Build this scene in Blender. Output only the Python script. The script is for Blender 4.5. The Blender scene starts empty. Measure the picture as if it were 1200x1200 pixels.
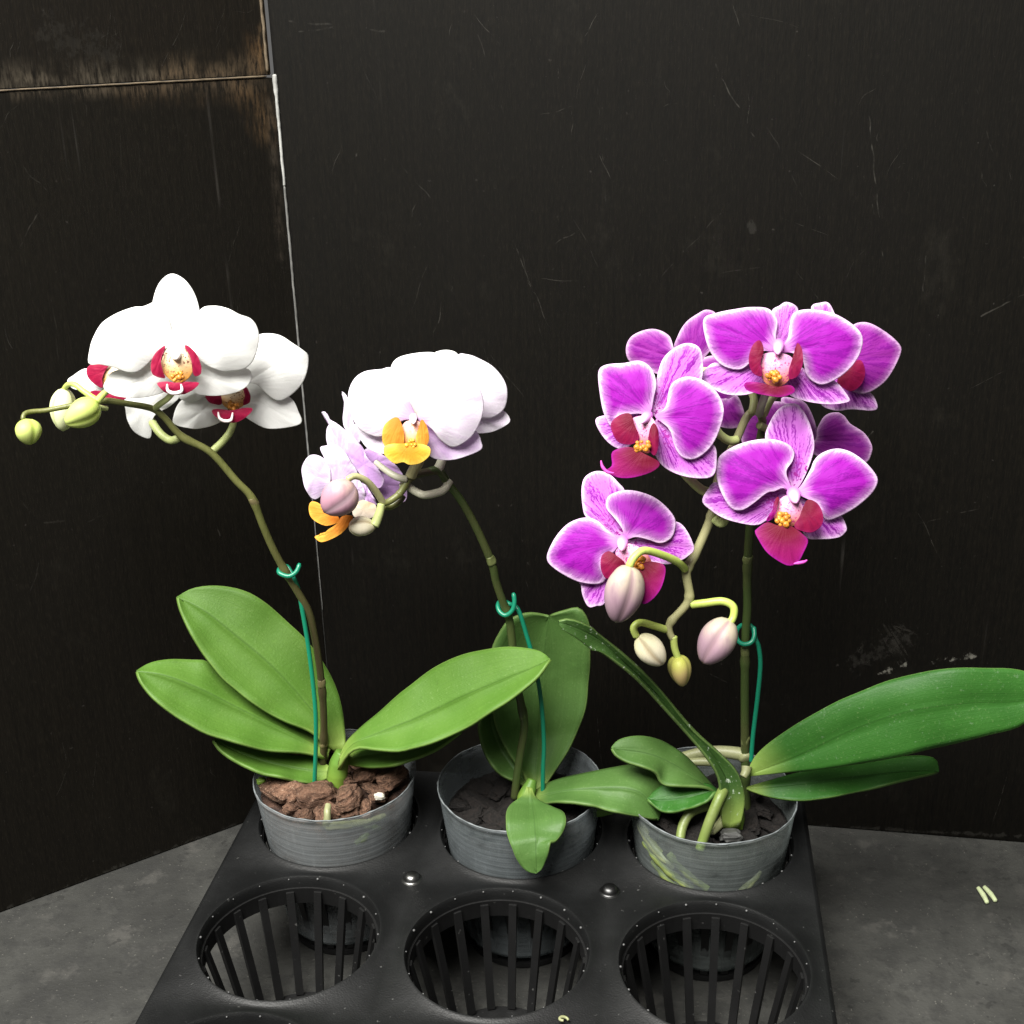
import bpy, bmesh, math, random
import numpy as np
from mathutils import Vector, noise as mnoise
random.seed(7)
sc = bpy.context.scene
COL = sc.collection

# ------------------------------------------------------------------ camera
F_PX, PITCH, ROLL, CAM_H = 1474.2, 0.3828, -0.0264, 0.3753      # 1200 px frame, metres above the tray top
cp, sp = math.cos(PITCH), math.sin(PITCH)
FWD = Vector((0, cp, -sp)); UP0 = Vector((0, sp, cp)); RT0 = Vector((1, 0, 0))
RT = RT0*math.cos(ROLL) + UP0*math.sin(ROLL)
UP = -RT0*math.sin(ROLL) + UP0*math.cos(ROLL)
CAM = Vector((0, 0, CAM_H))
cd = bpy.data.cameras.new('camera'); cam = bpy.data.objects.new('camera', cd); COL.objects.link(cam)
from mathutils import Matrix
m = Matrix((RT, UP, -FWD)).transposed().to_4x4(); m.translation = CAM
cam.matrix_world = m
cd.sensor_fit = 'HORIZONTAL'; cd.sensor_width = 36; cd.lens = 36*F_PX/1200
cd.clip_start = 0.01; cd.clip_end = 50
sc.camera = cam

# ------------------------------------------------------------------ light
world = bpy.data.worlds.new('World'); sc.world = world; world.use_nodes = True
bg = world.node_tree.nodes['Background']
bg.inputs[0].default_value = (1.0, 0.98, 0.95, 1); bg.inputs[1].default_value = 0.12
def area(name, loc, target, sx, sy, power, col):
    ld = bpy.data.lights.new(name, 'AREA'); ld.shape = 'RECTANGLE'; ld.size = sx; ld.size_y = sy
    ld.energy = power; ld.color = col
    o = bpy.data.objects.new(name, ld); COL.objects.link(o); o.location = loc
    o.rotation_euler = (Vector(target)-Vector(loc)).to_track_quat('-Z', 'Y').to_euler()
    return o
area('ceiling_lamp', (-0.42, -0.04, 1.26), (0.0, 0.5, 0.12), 1.1, 0.7, 74, (1.0, 0.98, 0.93))
sc.view_settings.view_transform = 'Standard'; sc.view_settings.look = 'None'
sc.view_settings.exposure = 0.24; sc.view_settings.gamma = 1.0
sc.cycles.max_bounces = 8; sc.cycles.transparent_max_bounces = 16

# ------------------------------------------------------------------ picture -> world helpers
CROP = {'P': (0, 0, 1), 'K1': (0, 300, 3), 'K2': (330, 390, 4), 'K3': (630, 340, 2.66667), 'K4': (140, 640, 3),
        'K5': (480, 680, 3.158), 'K6': (680, 720, 2.3077), 'K7': (140, 900, 2.143), 'K8': (640, 900, 2.143),
        'Z1': (80, 310, 8), 'Z2': (0, 420, 8), 'Z3': (140, 380, 8), 'Z4': (220, 380, 8), 'Z5': (340, 450, 6),
        'Z6': (400, 400, 5.714), 'Z7': (630, 540, 4.8), 'Z8': (820, 460, 5.4545)}
def px(crop, pts):
    x0, y0, s = CROP[crop]
    return [(x0+p[0]/s, y0+p[1]/s) for p in pts]
def ray(p):
    return (FWD + RT*((p[0]-600)/F_PX) - UP*((p[1]-600)/F_PX)).normalized()
def atY(p, Y):
    d = ray(p); return CAM + d*(Y/d.y)
def atZ(p, Z):
    d = ray(p); return CAM + d*((Z-CAM_H)/d.z)
def at_plane(p, C, n):
    d = ray(p); return CAM + d*((C-CAM).dot(n)/d.dot(n)), d

# ------------------------------------------------------------------ object helpers
def link(name, me, mat, parent=None):
    o = bpy.data.objects.new(name, me); COL.objects.link(o)
    if mat is not None:
        for mm in (mat if isinstance(mat, (list, tuple)) else [mat]): me.materials.append(mm)
    if parent is not None:
        o.parent = parent
        o.matrix_parent_inverse = WORLD(parent).inverted()
    return o
def WORLD(o):
    mtx = Matrix.Translation(o.location) @ o.rotation_euler.to_matrix().to_4x4()
    if o.parent is not None:
        mtx = WORLD(o.parent) @ o.matrix_parent_inverse @ mtx
    return mtx
def obj(name, verts, faces, mat, parent=None, smooth=True, attrs=None, solid=None):
    me = bpy.data.meshes.new(name); me.from_pydata([tuple(v) for v in verts], [], faces); me.update()
    if smooth: me.polygons.foreach_set('use_smooth', [True]*len(me.polygons))
    for k, vals in (attrs or {}).items():
        a = me.attributes.new(k, 'FLOAT', 'POINT'); a.data.foreach_set('value', [float(v) for v in vals])
    o = link(name, me, mat, parent)
    if solid:
        s = o.modifiers.new('thickness', 'SOLIDIFY'); s.thickness = solid; s.offset = 0
    return o
def thing(name, loc, label, cat, group=None):
    o = bpy.data.objects.new(name, None); COL.objects.link(o); o.location = loc; o.empty_display_size = .01
    tag(o, label, cat, group); return o
def tag(o, label=None, cat=None, group=None, kind=None):
    if label: o['label'] = label
    if cat: o['category'] = cat
    if group: o['group'] = group
    if kind: o['kind'] = kind
    return o
def empty(name, loc, parent):
    o = bpy.data.objects.new(name, None); COL.objects.link(o); o.empty_display_size = .005
    o.parent = parent; o.matrix_parent_inverse = WORLD(parent).inverted(); o.location = loc
    return o
def catmull(pts, n, closed=False):
    P = [np.array(p, float) for p in pts]; N = len(P)
    segs = N if closed else N-1
    out = []; K = 12
    for i in range(segs):
        if closed: a, b, c, d = P[(i-1) % N], P[i], P[(i+1) % N], P[(i+2) % N]
        else: a, b, c, d = P[max(i-1, 0)], P[i], P[i+1], P[min(i+2, N-1)]
        for k in range(K):
            t = k/K
            out.append(.5*((2*b)+(-a+c)*t+(2*a-5*b+4*c-d)*t*t+(-a+3*b-3*c+d)*t**3))
    out.append(P[0] if closed else P[-1])
    out = np.array(out); L = np.r_[0, np.cumsum(np.linalg.norm(np.diff(out, axis=0), axis=1))]
    s = np.linspace(0, L[-1], n+1 if closed else n)
    if closed: s = s[:-1]
    return np.stack([np.interp(s, L, out[:, k]) for k in range(out.shape[1])], 1)

RINGS = (0.0, .18, .36, .52, .66, .78, .87, .93, .97, 1.0)
def sheet(name, mat, parent, outline, base, C, n, off=0., bulge=.003, bend=0., ruffle=.0004, solid=.0007, centre=None, rib=.0005, N=72, tilt=(0, 0), seed=0):
    """a petal: its edge, the point it grows from, the plane of the flower; cupped and ruffled in depth"""
    o = catmull(outline, N, True)
    if centre is None:
        x, y = o[:, 0], o[:, 1]; x2, y2 = np.roll(x, -1), np.roll(y, -1); cr = x*y2-x2*y; A = cr.sum()/2
        c = np.array([((x+x2)*cr).sum()/(6*A), ((y+y2)*cr).sum()/(6*A)])
    else: c = np.array(centre, float)
    base = np.array(base, float)
    bp, _ = at_plane(base, C, n)
    mm = 1000*(C-CAM).length/F_PX
    L = np.linalg.norm(o-base, axis=1).max(); ax = c-base; axn = ax/(np.linalg.norm(ax)+1e-6)
    pn = np.array([-axn[1], axn[0]]); ea = np.abs((o-c)@axn).max(); eb = np.abs((o-c)@pn).max()
    verts, ed, va, vt = [], [], [], []
    def add(q, r, k):
        p, d = at_plane(q, C, n)
        v = q-base; dist = np.linalg.norm(v)
        ang = math.atan2(axn[0]*v[1]-axn[1]*v[0], axn.dot(v)+1e-6)
        a0 = 2*math.pi*k/N
        xa, xb = (q-c)@axn/ea, (q-c)@pn/eb
        s = off + bulge*(1-.75*xa*xa-.75*xb*xb+.18*xa*xb*xb) - rib*math.exp(-(xb/.10)**2)*min(1, dist/L*3)*max(0, 1-1.1*r**3) - bend*(dist/L)**2 + ruffle*r*r*(math.sin(3*a0+seed)+.7*math.sin(7*a0+2.1*seed+1)) \
            + tilt[0]*(v[0]/L) + tilt[1]*(v[1]/L)
        verts.append(p - d*s)
        ed.append(np.linalg.norm(o-q, axis=1).min()*mm); va.append(ang); vt.append(dist/L)
    add(c, 0, 0)
    for r in RINGS[1:]:
        for k in range(N): add(c+(o[k]-c)*r, r, k)
    faces = [(0, 1+(k+1) % N, 1+k) for k in range(N)]
    for i in range(len(RINGS)-2):
        a = 1+i*N; b = a+N
        for k in range(N): k2 = (k+1) % N; faces.append((a+k, a+k2, b+k2, b+k))
    return obj(name, verts, faces, mat, parent, attrs={'edge': ed, 'va': va, 'vt': vt}, solid=solid)

def leaf(name, mat, parent, A, M, B, Ys, dA, dB, solid=.0014, nu=40, arch=0.):
    """a leaf from base to tip: two edges and midrib; Ys depth along it, dA/dB depth of the edges against the midrib"""
    a, mi, b = catmull(A, nu), catmull(M, nu), catmull(B, nu)
    Y = np.interp(np.linspace(0, 1, nu), np.linspace(0, 1, len(Ys)), Ys)
    cols = (-1, -.85, -.62, -.4, -.2, -.07, 0, .07, .2, .4, .62, .85, 1)
    verts, va, vt, ed = [], [], [], []
    for i in range(nu):
        w = math.sin(math.pi*min(max(i/(nu-1), .0), 1))**.6
        for c in cols:
            e = a[i] if c < 0 else b[i]; dd = dA if c < 0 else dB; q = abs(c)
            p2 = mi[i]+(e-mi[i])*q
            p2 = p2 + (e-mi[i])*(q*.035*mnoise.noise(Vector((i*.22, 7.*(c > 0), Ys[0]*91))))
            yy = Y[i] + .0030*w*q*mnoise.noise(Vector((i*.16, 3.*(c > 0), Ys[0]*57))) + dd*w*q**1.25 + arch*w*math.sin(math.pi*q) + (-.0005*w if q == 0 else 0)
            verts.append(atY(p2, yy)); va.append(c); vt.append(i/(nu-1)); ed.append(q)
    W = len(cols); faces = []
    for i in range(nu-1):
        for j in range(W-1): faces.append((i*W+j, i*W+j+1, (i+1)*W+j+1, (i+1)*W+j))
    return obj(name, verts, faces, mat, parent, attrs={'va': va, 'vt': vt, 'edge': ed}, solid=solid)

def tube3(name, mat, parent, pts, radii, n=None, sides=12, nodes=(), lump=0.):
    P = catmull([tuple(p) for p in pts], n or max(16, 10*len(pts)))
    R = np.interp(np.linspace(0, 1, len(P)), np.linspace(0, 1, len(radii)), radii)
    verts, faces, vt = [], [], []
    up = Vector((0.3, -1, 0.2)).normalized()
    for i, p in enumerate(P):
        t = Vector(P[min(i+1, len(P)-1)]-P[max(i-1, 0)]).normalized()
        x = (up - t*up.dot(t))
        if x.length < 1e-4: x = t.orthogonal()
        x.normalize(); up = x; y = t.cross(x)
        u = i/(len(P)-1); r = R[i]
        for nt in nodes: r *= 1+.22*math.exp(-((u-nt)/.012)**2)
        if i in (0, len(P)-1): r *= .55
        for k in range(sides):
            a = 2*math.pi*k/sides
            rr = r*(1+lump*mnoise.noise(Vector(p)*260+Vector((k*.4, 0, 0))))
            verts.append(Vector(p)+x*(rr*math.cos(a))+y*(rr*math.sin(a))); vt.append(u)
    for i in range(len(P)-1):
        for k in range(sides):
            k2 = (k+1) % sides; faces.append((i*sides+k, i*sides+k2, (i+1)*sides+k2, (i+1)*sides+k))
    faces.append(tuple(range(sides-1, -1, -1))); faces.append(tuple(range((len(P)-1)*sides, len(P)*sides)))
    return obj(name, verts, faces, mat, parent, attrs={'vt': vt})
def tube(name, mat, parent, pts2, Ys, radii, **kw):
    Y = np.interp(np.linspace(0, 1, len(pts2)), np.linspace(0, 1, len(Ys)), Ys)
    return tube3(name, mat, parent, [atY(p, y) for p, y in zip(pts2, Y)], radii, **kw)

def bracts(parent, mat, pts2, Ys, r, ts):
    Y = np.interp(np.linspace(0, 1, len(pts2)), np.linspace(0, 1, len(Ys)), Ys)
    P = catmull([tuple(atY(q, y)) for q, y in zip(pts2, Y)], 400)
    for t_ in ts:
        i = int(t_*399); d = Vector(P[min(i+6, 399)]-P[max(i-6, 0)]).normalized()
        seg = [Vector(P[i])+d*(.0024-.0008*k) for k in range(7)]
        tube3('bract', mat, parent, seg, [r*1.03, r*1.17, r*1.15, r*1.06, r*.98], n=14, sides=14, lump=.25)
def bud3(name, mat, parent, a, b, rad, seams=3, groove=.10, twist=.3, taper=.75, roll=0., n=18, sides=36):
    """closed bud from stalk end a to nose b, sepal edges meeting along seams"""
    a, b = Vector(a), Vector(b); t = (b-a); Ln = t.length; t.normalize()
    x = t.cross(Vector((0.1, 1, 0.1))).normalized(); y = t.cross(x)
    verts, faces, vt, sm = [a], [], [0.], [0.]
    for i in range(1, n):
        u = i/n
        prof = (math.sin(math.pi*u**taper))**.57
        for k in range(sides):
            ang = 2*math.pi*k/sides + twist*u + roll
            g = abs(((ang-roll-twist*u)*seams/(2*math.pi)) % 1 - .5)*2      # 1 on a seam
            s = max(0, 1-(1-g)*sides/seams/4.0)
            rr = rad*prof*(1 + .05*math.cos(seams*(ang-roll-twist*u)+math.pi) - groove*s)
            verts.append(a+t*(Ln*u)+x*(rr*math.cos(ang))+y*(rr*math.sin(ang))); vt.append(u); sm.append(s)
    verts.append(b); vt.append(1.); sm.append(0.)
    for k in range(sides): faces.append((0, 1+(k+1) % sides, 1+k))
    for i in range(n-2):
        for k in range(sides):
            k2 = (k+1) % sides; p = 1+i*sides; faces.append((p+k, p+k2, p+sides+k2, p+sides+k))
    p = 1+(n-2)*sides
    for k in range(sides): faces.append((p+k, p+(k+1) % sides, len(verts)-1))
    return obj(name, verts, faces, mat, parent, attrs={'vt': vt, 'edge': sm})
def bud(name, mat, parent, a2, b2, Ya, Yb, rad_px, **kw):
    A, B = atY(a2, Ya), atY(b2, Yb)
    return bud3(name, mat, parent, A, B, rad_px*((A+B)/2-CAM).length/F_PX, **kw)

# ------------------------------------------------------------------ materials
class NT:
    def __init__(s, name):
        s.m = bpy.data.materials.new(name); s.m.use_nodes = True; s.t = s.m.node_tree; s.t.nodes.clear()
        s.out = s.n('ShaderNodeOutputMaterial')
    def n(s, typ, **kw):
        x = s.t.nodes.new(typ)
        for k, v in kw.items(): setattr(x, k, v)
        return x
    def l(s, a, b): s.t.links.new(a, b)
    def put(s, sock, v):
        if hasattr(v, 'is_output') or isinstance(v, bpy.types.NodeSocket): s.l(v, sock)
        elif isinstance(v, (tuple, list)): sock.default_value = tuple(v)+((1,) if len(v) == 3 and len(sock.default_value) == 4 else ())
        else: sock.default_value = v
    def math(s, op, a, b=0., c=0., clamp=False):
        x = s.n('ShaderNodeMath', operation=op, use_clamp=clamp)
        for i, v in enumerate((a, b, c)): s.put(x.inputs[i], v)
        return x.outputs[0]
    def vm(s, op, a, b=(0, 0, 0), scale=None):
        x = s.n('ShaderNodeVectorMath', operation=op); s.put(x.inputs[0], a); s.put(x.inputs[1], b)
        if scale is not None: s.put(x.inputs[3], scale)
        return x.outputs['Value'] if op in ('DOT_PRODUCT', 'LENGTH', 'DISTANCE') else x.outputs[0]
    def mix(s, f, a, b, mode='MIX'):
        x = s.n('ShaderNodeMix', data_type='RGBA', blend_type=mode); s.put(x.inputs[0], f); s.put(x.inputs[6], a); s.put(x.inputs[7], b)
        return x.outputs[2]
    def step(s, v, lo, hi):
        x = s.n('ShaderNodeMapRange', interpolation_type='SMOOTHSTEP'); s.put(x.inputs[0], v); x.inputs[1].default_value = lo; x.inputs[2].default_value = hi
        return x.outputs[0]
    def attr(s, name): return s.n('ShaderNodeAttribute', attribute_name=name).outputs['Fac']
    def coord(s): return s.n('ShaderNodeTexCoord').outputs['Object']
    def scale(s, v, k): return s.vm('MULTIPLY', v, k if isinstance(k, (tuple, list)) else (k, k, k))
    def noise(s, v, scale=5., detail=3., rough=.5):
        x = s.n('ShaderNodeTexNoise'); s.put(x.inputs['Vector'], v); x.inputs['Scale'].default_value = scale
        x.inputs['Detail'].default_value = detail; x.inputs['Roughness'].default_value = rough
        return x.outputs['Fac']
    def comb(s, x, y, z):
        c = s.n('ShaderNodeCombineXYZ')
        for i, v in enumerate((x, y, z)): s.put(c.inputs[i], v)
        return c.outputs[0]
    def rnd(s): return s.n('ShaderNodeObjectInfo').outputs['Random']
    def bump(s, h, strength=.3, dist=.001):
        b = s.n('ShaderNodeBump'); b.inputs['Strength'].default_value = strength; b.inputs['Distance'].default_value = dist; s.put(b.inputs['Height'], h)
        return b.outputs[0]
    def pr(s, col, rough=.5, spec=.4, normal=None, **kw):
        p = s.n('ShaderNodeBsdfPrincipled'); s.put(p.inputs['Base Color'], col); s.put(p.inputs['Roughness'], rough)
        s.put(p.inputs['Specular IOR Level'], spec)
        if normal is not None: s.l(normal, p.inputs['Normal'])
        for k, v in kw.items(): s.put(p.inputs[k.replace('_', ' ')], v)
        return p.outputs[0]
    def shmix(s, f, a, b):
        x = s.n('ShaderNodeMixShader'); s.put(x.inputs[0], f); s.l(a, x.inputs[1]); s.l(b, x.inputs[2]); return x.outputs[0]
    def done(s, sh): s.l(sh, s.out.inputs[0]); return s.m

def petal_mat(name, body, vein, rim, base, vein_amt, rim_w, base_reach=.30, freq=9., trans=.36, spots=None, wob_amt=.05):
    t = NT(name)
    e, va, vt = t.attr('edge'), t.attr('va'), t.attr('vt')
    r = t.math('MULTIPLY', t.rnd(), 40.)
    wob = t.math('MULTIPLY', t.math('SUBTRACT', t.noise(t.comb(va, t.math('MULTIPLY', vt, 6.), r), 3., 1.), .5), wob_amt)
    v1 = t.noise(t.comb(t.math('MULTIPLY', t.math('ADD', va, wob), freq), t.math('MULTIPLY', vt, 1.6), r), 1.3, 3., .6)
    fine = t.noise(t.comb(t.math('MULTIPLY', va, 60.), t.math('MULTIPLY', vt, 30.), r), 1., 2.)
    vm = t.math('MULTIPLY', t.step(t.math('ADD', v1, t.math('MULTIPLY', t.math('SUBTRACT', fine, .5), .42)), .47, .60), vein_amt)
    c = t.mix(vm, body, vein)
    ew = t.math('ADD', e, t.math('MULTIPLY', t.math('ADD', t.math('SUBTRACT', v1, .5), t.math('MULTIPLY', t.math('SUBTRACT', fine, .5), .8)), rim_w*1.5))
    c = t.mix(t.math('MULTIPLY', t.math('SUBTRACT', 1., t.step(ew, 0., rim_w*3.4)), .26), c, rim)
    c = t.mix(t.math('SUBTRACT', 1., t.step(ew, -rim_w*.25, rim_w*1.35)), c, rim)
    c = t.mix(t.math('SUBTRACT', 1., t.step(t.math('ADD', vt, t.math('MULTIPLY', t.math('SUBTRACT', v1, .5), .25)), base_reach*.35, base_reach)), c, base)
    if spots:
        sp_ = t.step(t.noise(t.scale(t.coord(), 1.), 900., 1.), .56, .62)
        c = t.mix(t.math('MULTIPLY', sp_, t.math('SUBTRACT', 1., t.step(vt, .25, .6))), c, spots)
    h = t.math('ADD', v1, t.math('MULTIPLY', t.noise(t.coord(), 1500., 2.), .3))
    nb = t.bump(h, .35, .0006)
    p = t.pr(c, .55, .12, nb)
    tr = t.n('ShaderNodeBsdfTranslucent'); t.l(c, tr.inputs[0])
    return t.done(t.shmix(trans, p, tr.outputs[0]))

MAG, MAGD, PINKW = (.30, .010, .345), (.185, .004, .24), (.84, .62, .86)
m_purple_petal = petal_mat('purple_petal', MAG, MAGD, PINKW, (.70, .27, .70), .75, 1.5, .24, 11.)
m_purple_sepal = petal_mat('purple_sepal', (.55, .15, .60), (.235, .007, .30), PINKW, (.78, .42, .78), .95, 1.3, .20, 20., spots=(.35, .03, .30))
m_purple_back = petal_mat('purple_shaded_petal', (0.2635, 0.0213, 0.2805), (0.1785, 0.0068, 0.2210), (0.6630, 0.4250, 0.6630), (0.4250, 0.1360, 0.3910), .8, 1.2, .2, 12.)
m_white_petal = petal_mat('white_petal', (.84, .84, .82), (.82, .82, .80), (.84, .84, .82), (.80, .80, .70), .3, .6, .2, 9.)
m_lilac_petal = petal_mat('pale_lilac_petal', (.80, .74, .82), (.74, .62, .78), (.84, .80, .86), (.74, .52, .76), .6, 1.5, .32, 8.)
m_lilac_side = petal_mat('lilac_petal', (.68, .52, .74), (.60, .40, .68), (.80, .72, .84), (.60, .34, .64), .6, 1.2, .42, 8.)
m_crimson = petal_mat('crimson_lip', (0.1601, 0.0028, 0.0326), (0.1174, 0.0021, 0.0296), (0.1921, 0.0071, 0.0711), (0.1020, 0.0034, 0.0170), .6, .5, .75, 7., .12)
m_ruby = petal_mat('ruby_lip', (0.2423, 0.0057, 0.0349), (0.1854, 0.0038, 0.0290), (0.2994, 0.0285, 0.0697), (0.3564, 0.0571, 0.0581), .6, .35, .15, 7., .12)
m_magenta_lip = petal_mat('magenta_lip', (0.2000, 0.0047, 0.0844), (0.1515, 0.0024, 0.0585), (0.2546, 0.0078, 0.1948), (0.1066, 0.0033, 0.0164), .6, .9, .80, 7., .15)
m_orange = petal_mat('orange_lip', (0.6120, 0.2295, 0.0298), (0.5270, 0.1615, 0.0170), (0.6800, 0.3400, 0.0510), (.55, .17, .02), .5, .8, .6, 8., .2)
m_yellow_lip = petal_mat('yellow_lip', (0.6750, 0.3240, 0.0270), (0.5940, 0.2340, 0.0180), (0.7560, 0.5400, 0.0900), (.62, .22, .02), .5, 1.6, .7, 8., .2)
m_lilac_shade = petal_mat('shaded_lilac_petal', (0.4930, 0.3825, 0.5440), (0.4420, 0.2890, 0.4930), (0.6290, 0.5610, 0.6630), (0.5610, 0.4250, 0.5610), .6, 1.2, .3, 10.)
m_lilac_deep_shade = petal_mat('deep_shaded_lilac_petal', (.46, .27, .54), (.40, .22, .48), (.62, .48, .68), (.46, .26, .5), .6, 1.0, .3, 10.)  # deep lilac with the front flower's shade painted in
def throat_mat(name, a, b, spot):
    t = NT(name); co = t.coord()
    n1 = t.noise(co, 260., 3.); n2 = t.noise(t.vm('ADD', co, (3, 1, 2)), 1300., 1.)
    c = t.mix(t.step(t.attr('vt'), .3, .95), a, b)
    c = t.mix(t.math('MULTIPLY', t.step(n2, .56, .64), t.step(n1, .40, .55)), c, spot)
    return t.done(t.pr(c, .4, .35, t.bump(n1, .5, .001)))
m_throat_white = throat_mat('cream_spotted_throat', (.72, .60, .42), (.62, .30, .06), (.20, .07, .04))
m_throat_purple = throat_mat('pale_spotted_throat', (.50, .22, .38), (.42, .12, .08), (.30, .02, .12))
m_throat_orange = throat_mat('orange_throat', (.60, .36, .30), (.70, .28, .03), (.50, .20, .06))
def plain(name, col, rough=.5, spec=.4, var=.25, scale=300., trans=0., bump=.2, tip=None):
    t = NT(name); nz = t.noise(t.coord(), scale, 3.)
    c = col
    if tip: c = t.mix(t.step(t.attr('vt'), .15, .85), col, tip)
    c = t.mix(t.math('MULTIPLY', t.step(nz, .35, .7), var), c, tuple(v*.45 for v in col))
    p = t.pr(c, rough, spec, t.bump(nz, bump, .0006))
    if trans:
        tr = t.n('ShaderNodeBsdfTranslucent'); t.put(tr.inputs[0], c); p = t.shmix(trans, p, tr.outputs[0])
    return t.done(p)
m_callus = plain('golden_callus', (.55, .24, .02), .4, .4, .6, 700., tip=(.66, .33, .03))
m_callus_or = plain('orange_callus', (.48, .17, .02), .4, .4, .8, 800., tip=(.58, .25, .03))
m_col_white = plain('white_column', (.80, .76, .72), .4, .4, .1)
m_col_pink = plain('pink_column', (.62, .16, .58), .4, .4, .2, tip=(.68, .36, .64))
m_col_lilac = plain('lilac_column', (.70, .34, .64), .4, .4, .2, tip=(.84, .80, .84))
m_cream = plain('cream_lip_base', (0.3960, 0.3000, 0.1920), .45, .3, .2, tip=(0.4320, 0.3720, 0.3120))
m_cirrus = plain('white_tendril', (.80, .68, .68), .45, .3, .05)
m_tend = plain('magenta_tendril', (.45, .05, .32), .45, .3, .05)
def bud_mat(name, a, b, seam, streak=.25):
    t = NT(name); vt = t.attr('vt'); co = t.coord()
    nz = t.noise(t.scale(co, (260, 260, 60)), 1., 3.)
    c = t.mix(t.step(t.math('ADD', vt, t.math('MULTIPLY', t.math('SUBTRACT', nz, .5), .3)), .02, .62), a, b)
    c = t.mix(t.math('MULTIPLY', t.step(nz, .5, .75), streak), c, tuple(v*.55 for v in b))
    c = t.mix(t.math('MULTIPLY', t.attr('edge'), .85), c, seam)
    p = t.pr(c, .5, .3, t.bump(nz, .25, .0006))
    tr = t.n('ShaderNodeBsdfTranslucent'); t.l(c, tr.inputs[0])
    return t.done(t.shmix(.12, p, tr.outputs[0]))
m_bud_green = bud_mat('green_bud', (.46, .56, .13), (.50, .58, .17), (.34, .44, .08), .12)
m_bud_pale = bud_mat('pale_green_bud', (.62, .66, .36), (.66, .70, .40), (.45, .52, .2), .1)
m_bud_pink = bud_mat('pink_bud', (0.3927, 0.3451, 0.2499), (0.2975, 0.1904, 0.2380), (0.2550, 0.1615, 0.1870), .35)
m_bud_rose = bud_mat('rose_bud', (0.4480, 0.3179, 0.2746), (0.3757, 0.2023, 0.2601), (0.4480, 0.3179, 0.3612), .35)
m_bud_cream = bud_mat('cream_bud', (0.7000, 0.6600, 0.4200), (0.7000, 0.6400, 0.4800), (.42, .33, .2), .25)
m_bud_lime = bud_mat('lime_bud', (0.4080, 0.4250, 0.0850), (0.4250, 0.3230, 0.1360), (0.3230, 0.3060, 0.0850), .25)
def stem_mat(name, a, b, var=.5, base=None):
    t = NT(name); co = t.coord()
    n1 = t.noise(co, 45., 3.); n2 = t.noise(t.scale(co, (900, 900, 200)), 1., 2.)
    c = t.mix(t.math('MULTIPLY', t.step(n1, .35, .65), var), a, b)
    c = t.mix(t.math('MULTIPLY', t.step(n2, .55, .8), .35), c, tuple(v*.5 for v in a))
    if base: c = t.mix(t.step(t.attr('vt'), .38, .75), c, base)
    return t.done(t.pr(c, .42, .4, t.bump(n2, .25, .0005)))
m_stem_olive = stem_mat('olive_stem', (0.1040, 0.1120, 0.0320), (0.1600, 0.1600, 0.0520), base=(0.0496, 0.0400, 0.0176))
m_stem_dark = stem_mat('dark_green_stem', (0.0420, 0.0665, 0.0168), (0.0595, 0.0525, 0.0210))
m_stem_tan = stem_mat('tan_stem', (.28, .27, .13), (.36, .34, .18))
m_ped_green = stem_mat('pale_green_stalk', (0.3400, 0.3910, 0.1445), (0.4250, 0.4590, 0.2040), .6)
m_ped_lime = stem_mat('lime_stalk', (0.3400, 0.4250, 0.0850), (0.4080, 0.4760, 0.1360), .6)
m_ped_white = stem_mat('whitish_stalk', (0.3910, 0.3825, 0.2890), (0.4760, 0.4590, 0.3740), .6)
m_bract = stem_mat('brown_bract', (.12, .10, .045), (.17, .14, .07))
m_bract2 = stem_mat('green_bract', (.10, .12, .04), (.14, .15, .06))
m_root_deep = stem_mat('algae_green_root', (0.1280, 0.1600, 0.0480), (0.1760, 0.2000, 0.0800), .7)
def leaf_mat(name, a, b, mid, rough=.46, trans=.2, dust=0.):
    t = NT(name); va, vt, e = t.attr('va'), t.attr('vt'), t.attr('edge'); co = t.coord()
    n1 = t.noise(co, 38., 4., .6); n2 = t.noise(co, 900., 2.)
    lines = t.noise(t.comb(t.math('MULTIPLY', va, 38.), t.math('MULTIPLY', vt, 2.), t.rnd()), 1., 2.)
    c = t.mix(t.step(n1, .3, .72), a, b)
    c = t.mix(t.math('MULTIPLY', t.step(lines, .45, .7), .18), c, tuple(v*.6 for v in a))
    c = t.mix(t.math('MULTIPLY', t.math('SUBTRACT', 1., t.step(e, .0, .035)), .5), c, mid)
    c = t.mix(t.math('MULTIPLY', t.step(n2, .60, .75), .10), c, (.35, .45, .2))
    c = t.mix(t.math('MULTIPLY', t.step(t.noise(co, 95., 5., .7), .60, .72), .16), c, tuple(v*1.7 for v in b))
    c = t.mix(t.math('MULTIPLY', t.step(t.noise(t.vm('ADD', co, (4, 1, 7)), 150., 4., .7), .64, .72), .22), c, tuple(v*.5 for v in a))
    c = t.mix(t.math('MULTIPLY', t.math('SUBTRACT', 1., t.step(vt, .0, .16)), .55), c, (.34, .45, .10))
    edge = t.math('MULTIPLY', t.step(e, .965, 1.), .16); c = t.mix(edge, c, (.30, .38, .12))
    if dust:
        d = t.math('MULTIPLY', t.step(t.noise(co, 420., 3., .7), .62, .72), dust); c = t.mix(d, c, (.45, .52, .42))
    h = t.math('ADD', t.math('MULTIPLY', n2, .5), t.math('ADD', t.math('MULTIPLY', lines, .4), t.noise(co, 120., 2.)))
    p = t.pr(c, t.math('ADD', rough, t.math('MULTIPLY', n1, .15)), .28, t.bump(h, .2, .0012))
    tr = t.n('ShaderNodeBsdfTranslucent'); t.put(tr.inputs[0], c)
    return t.done(t.shmix(trans, p, tr.outputs[0]))
m_leaf_bright = leaf_mat('fresh_green_leaf', (0.0707, 0.1593, 0.0202), (0.0877, 0.1816, 0.0260), (0.0424, 0.1006, 0.0127))
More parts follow.
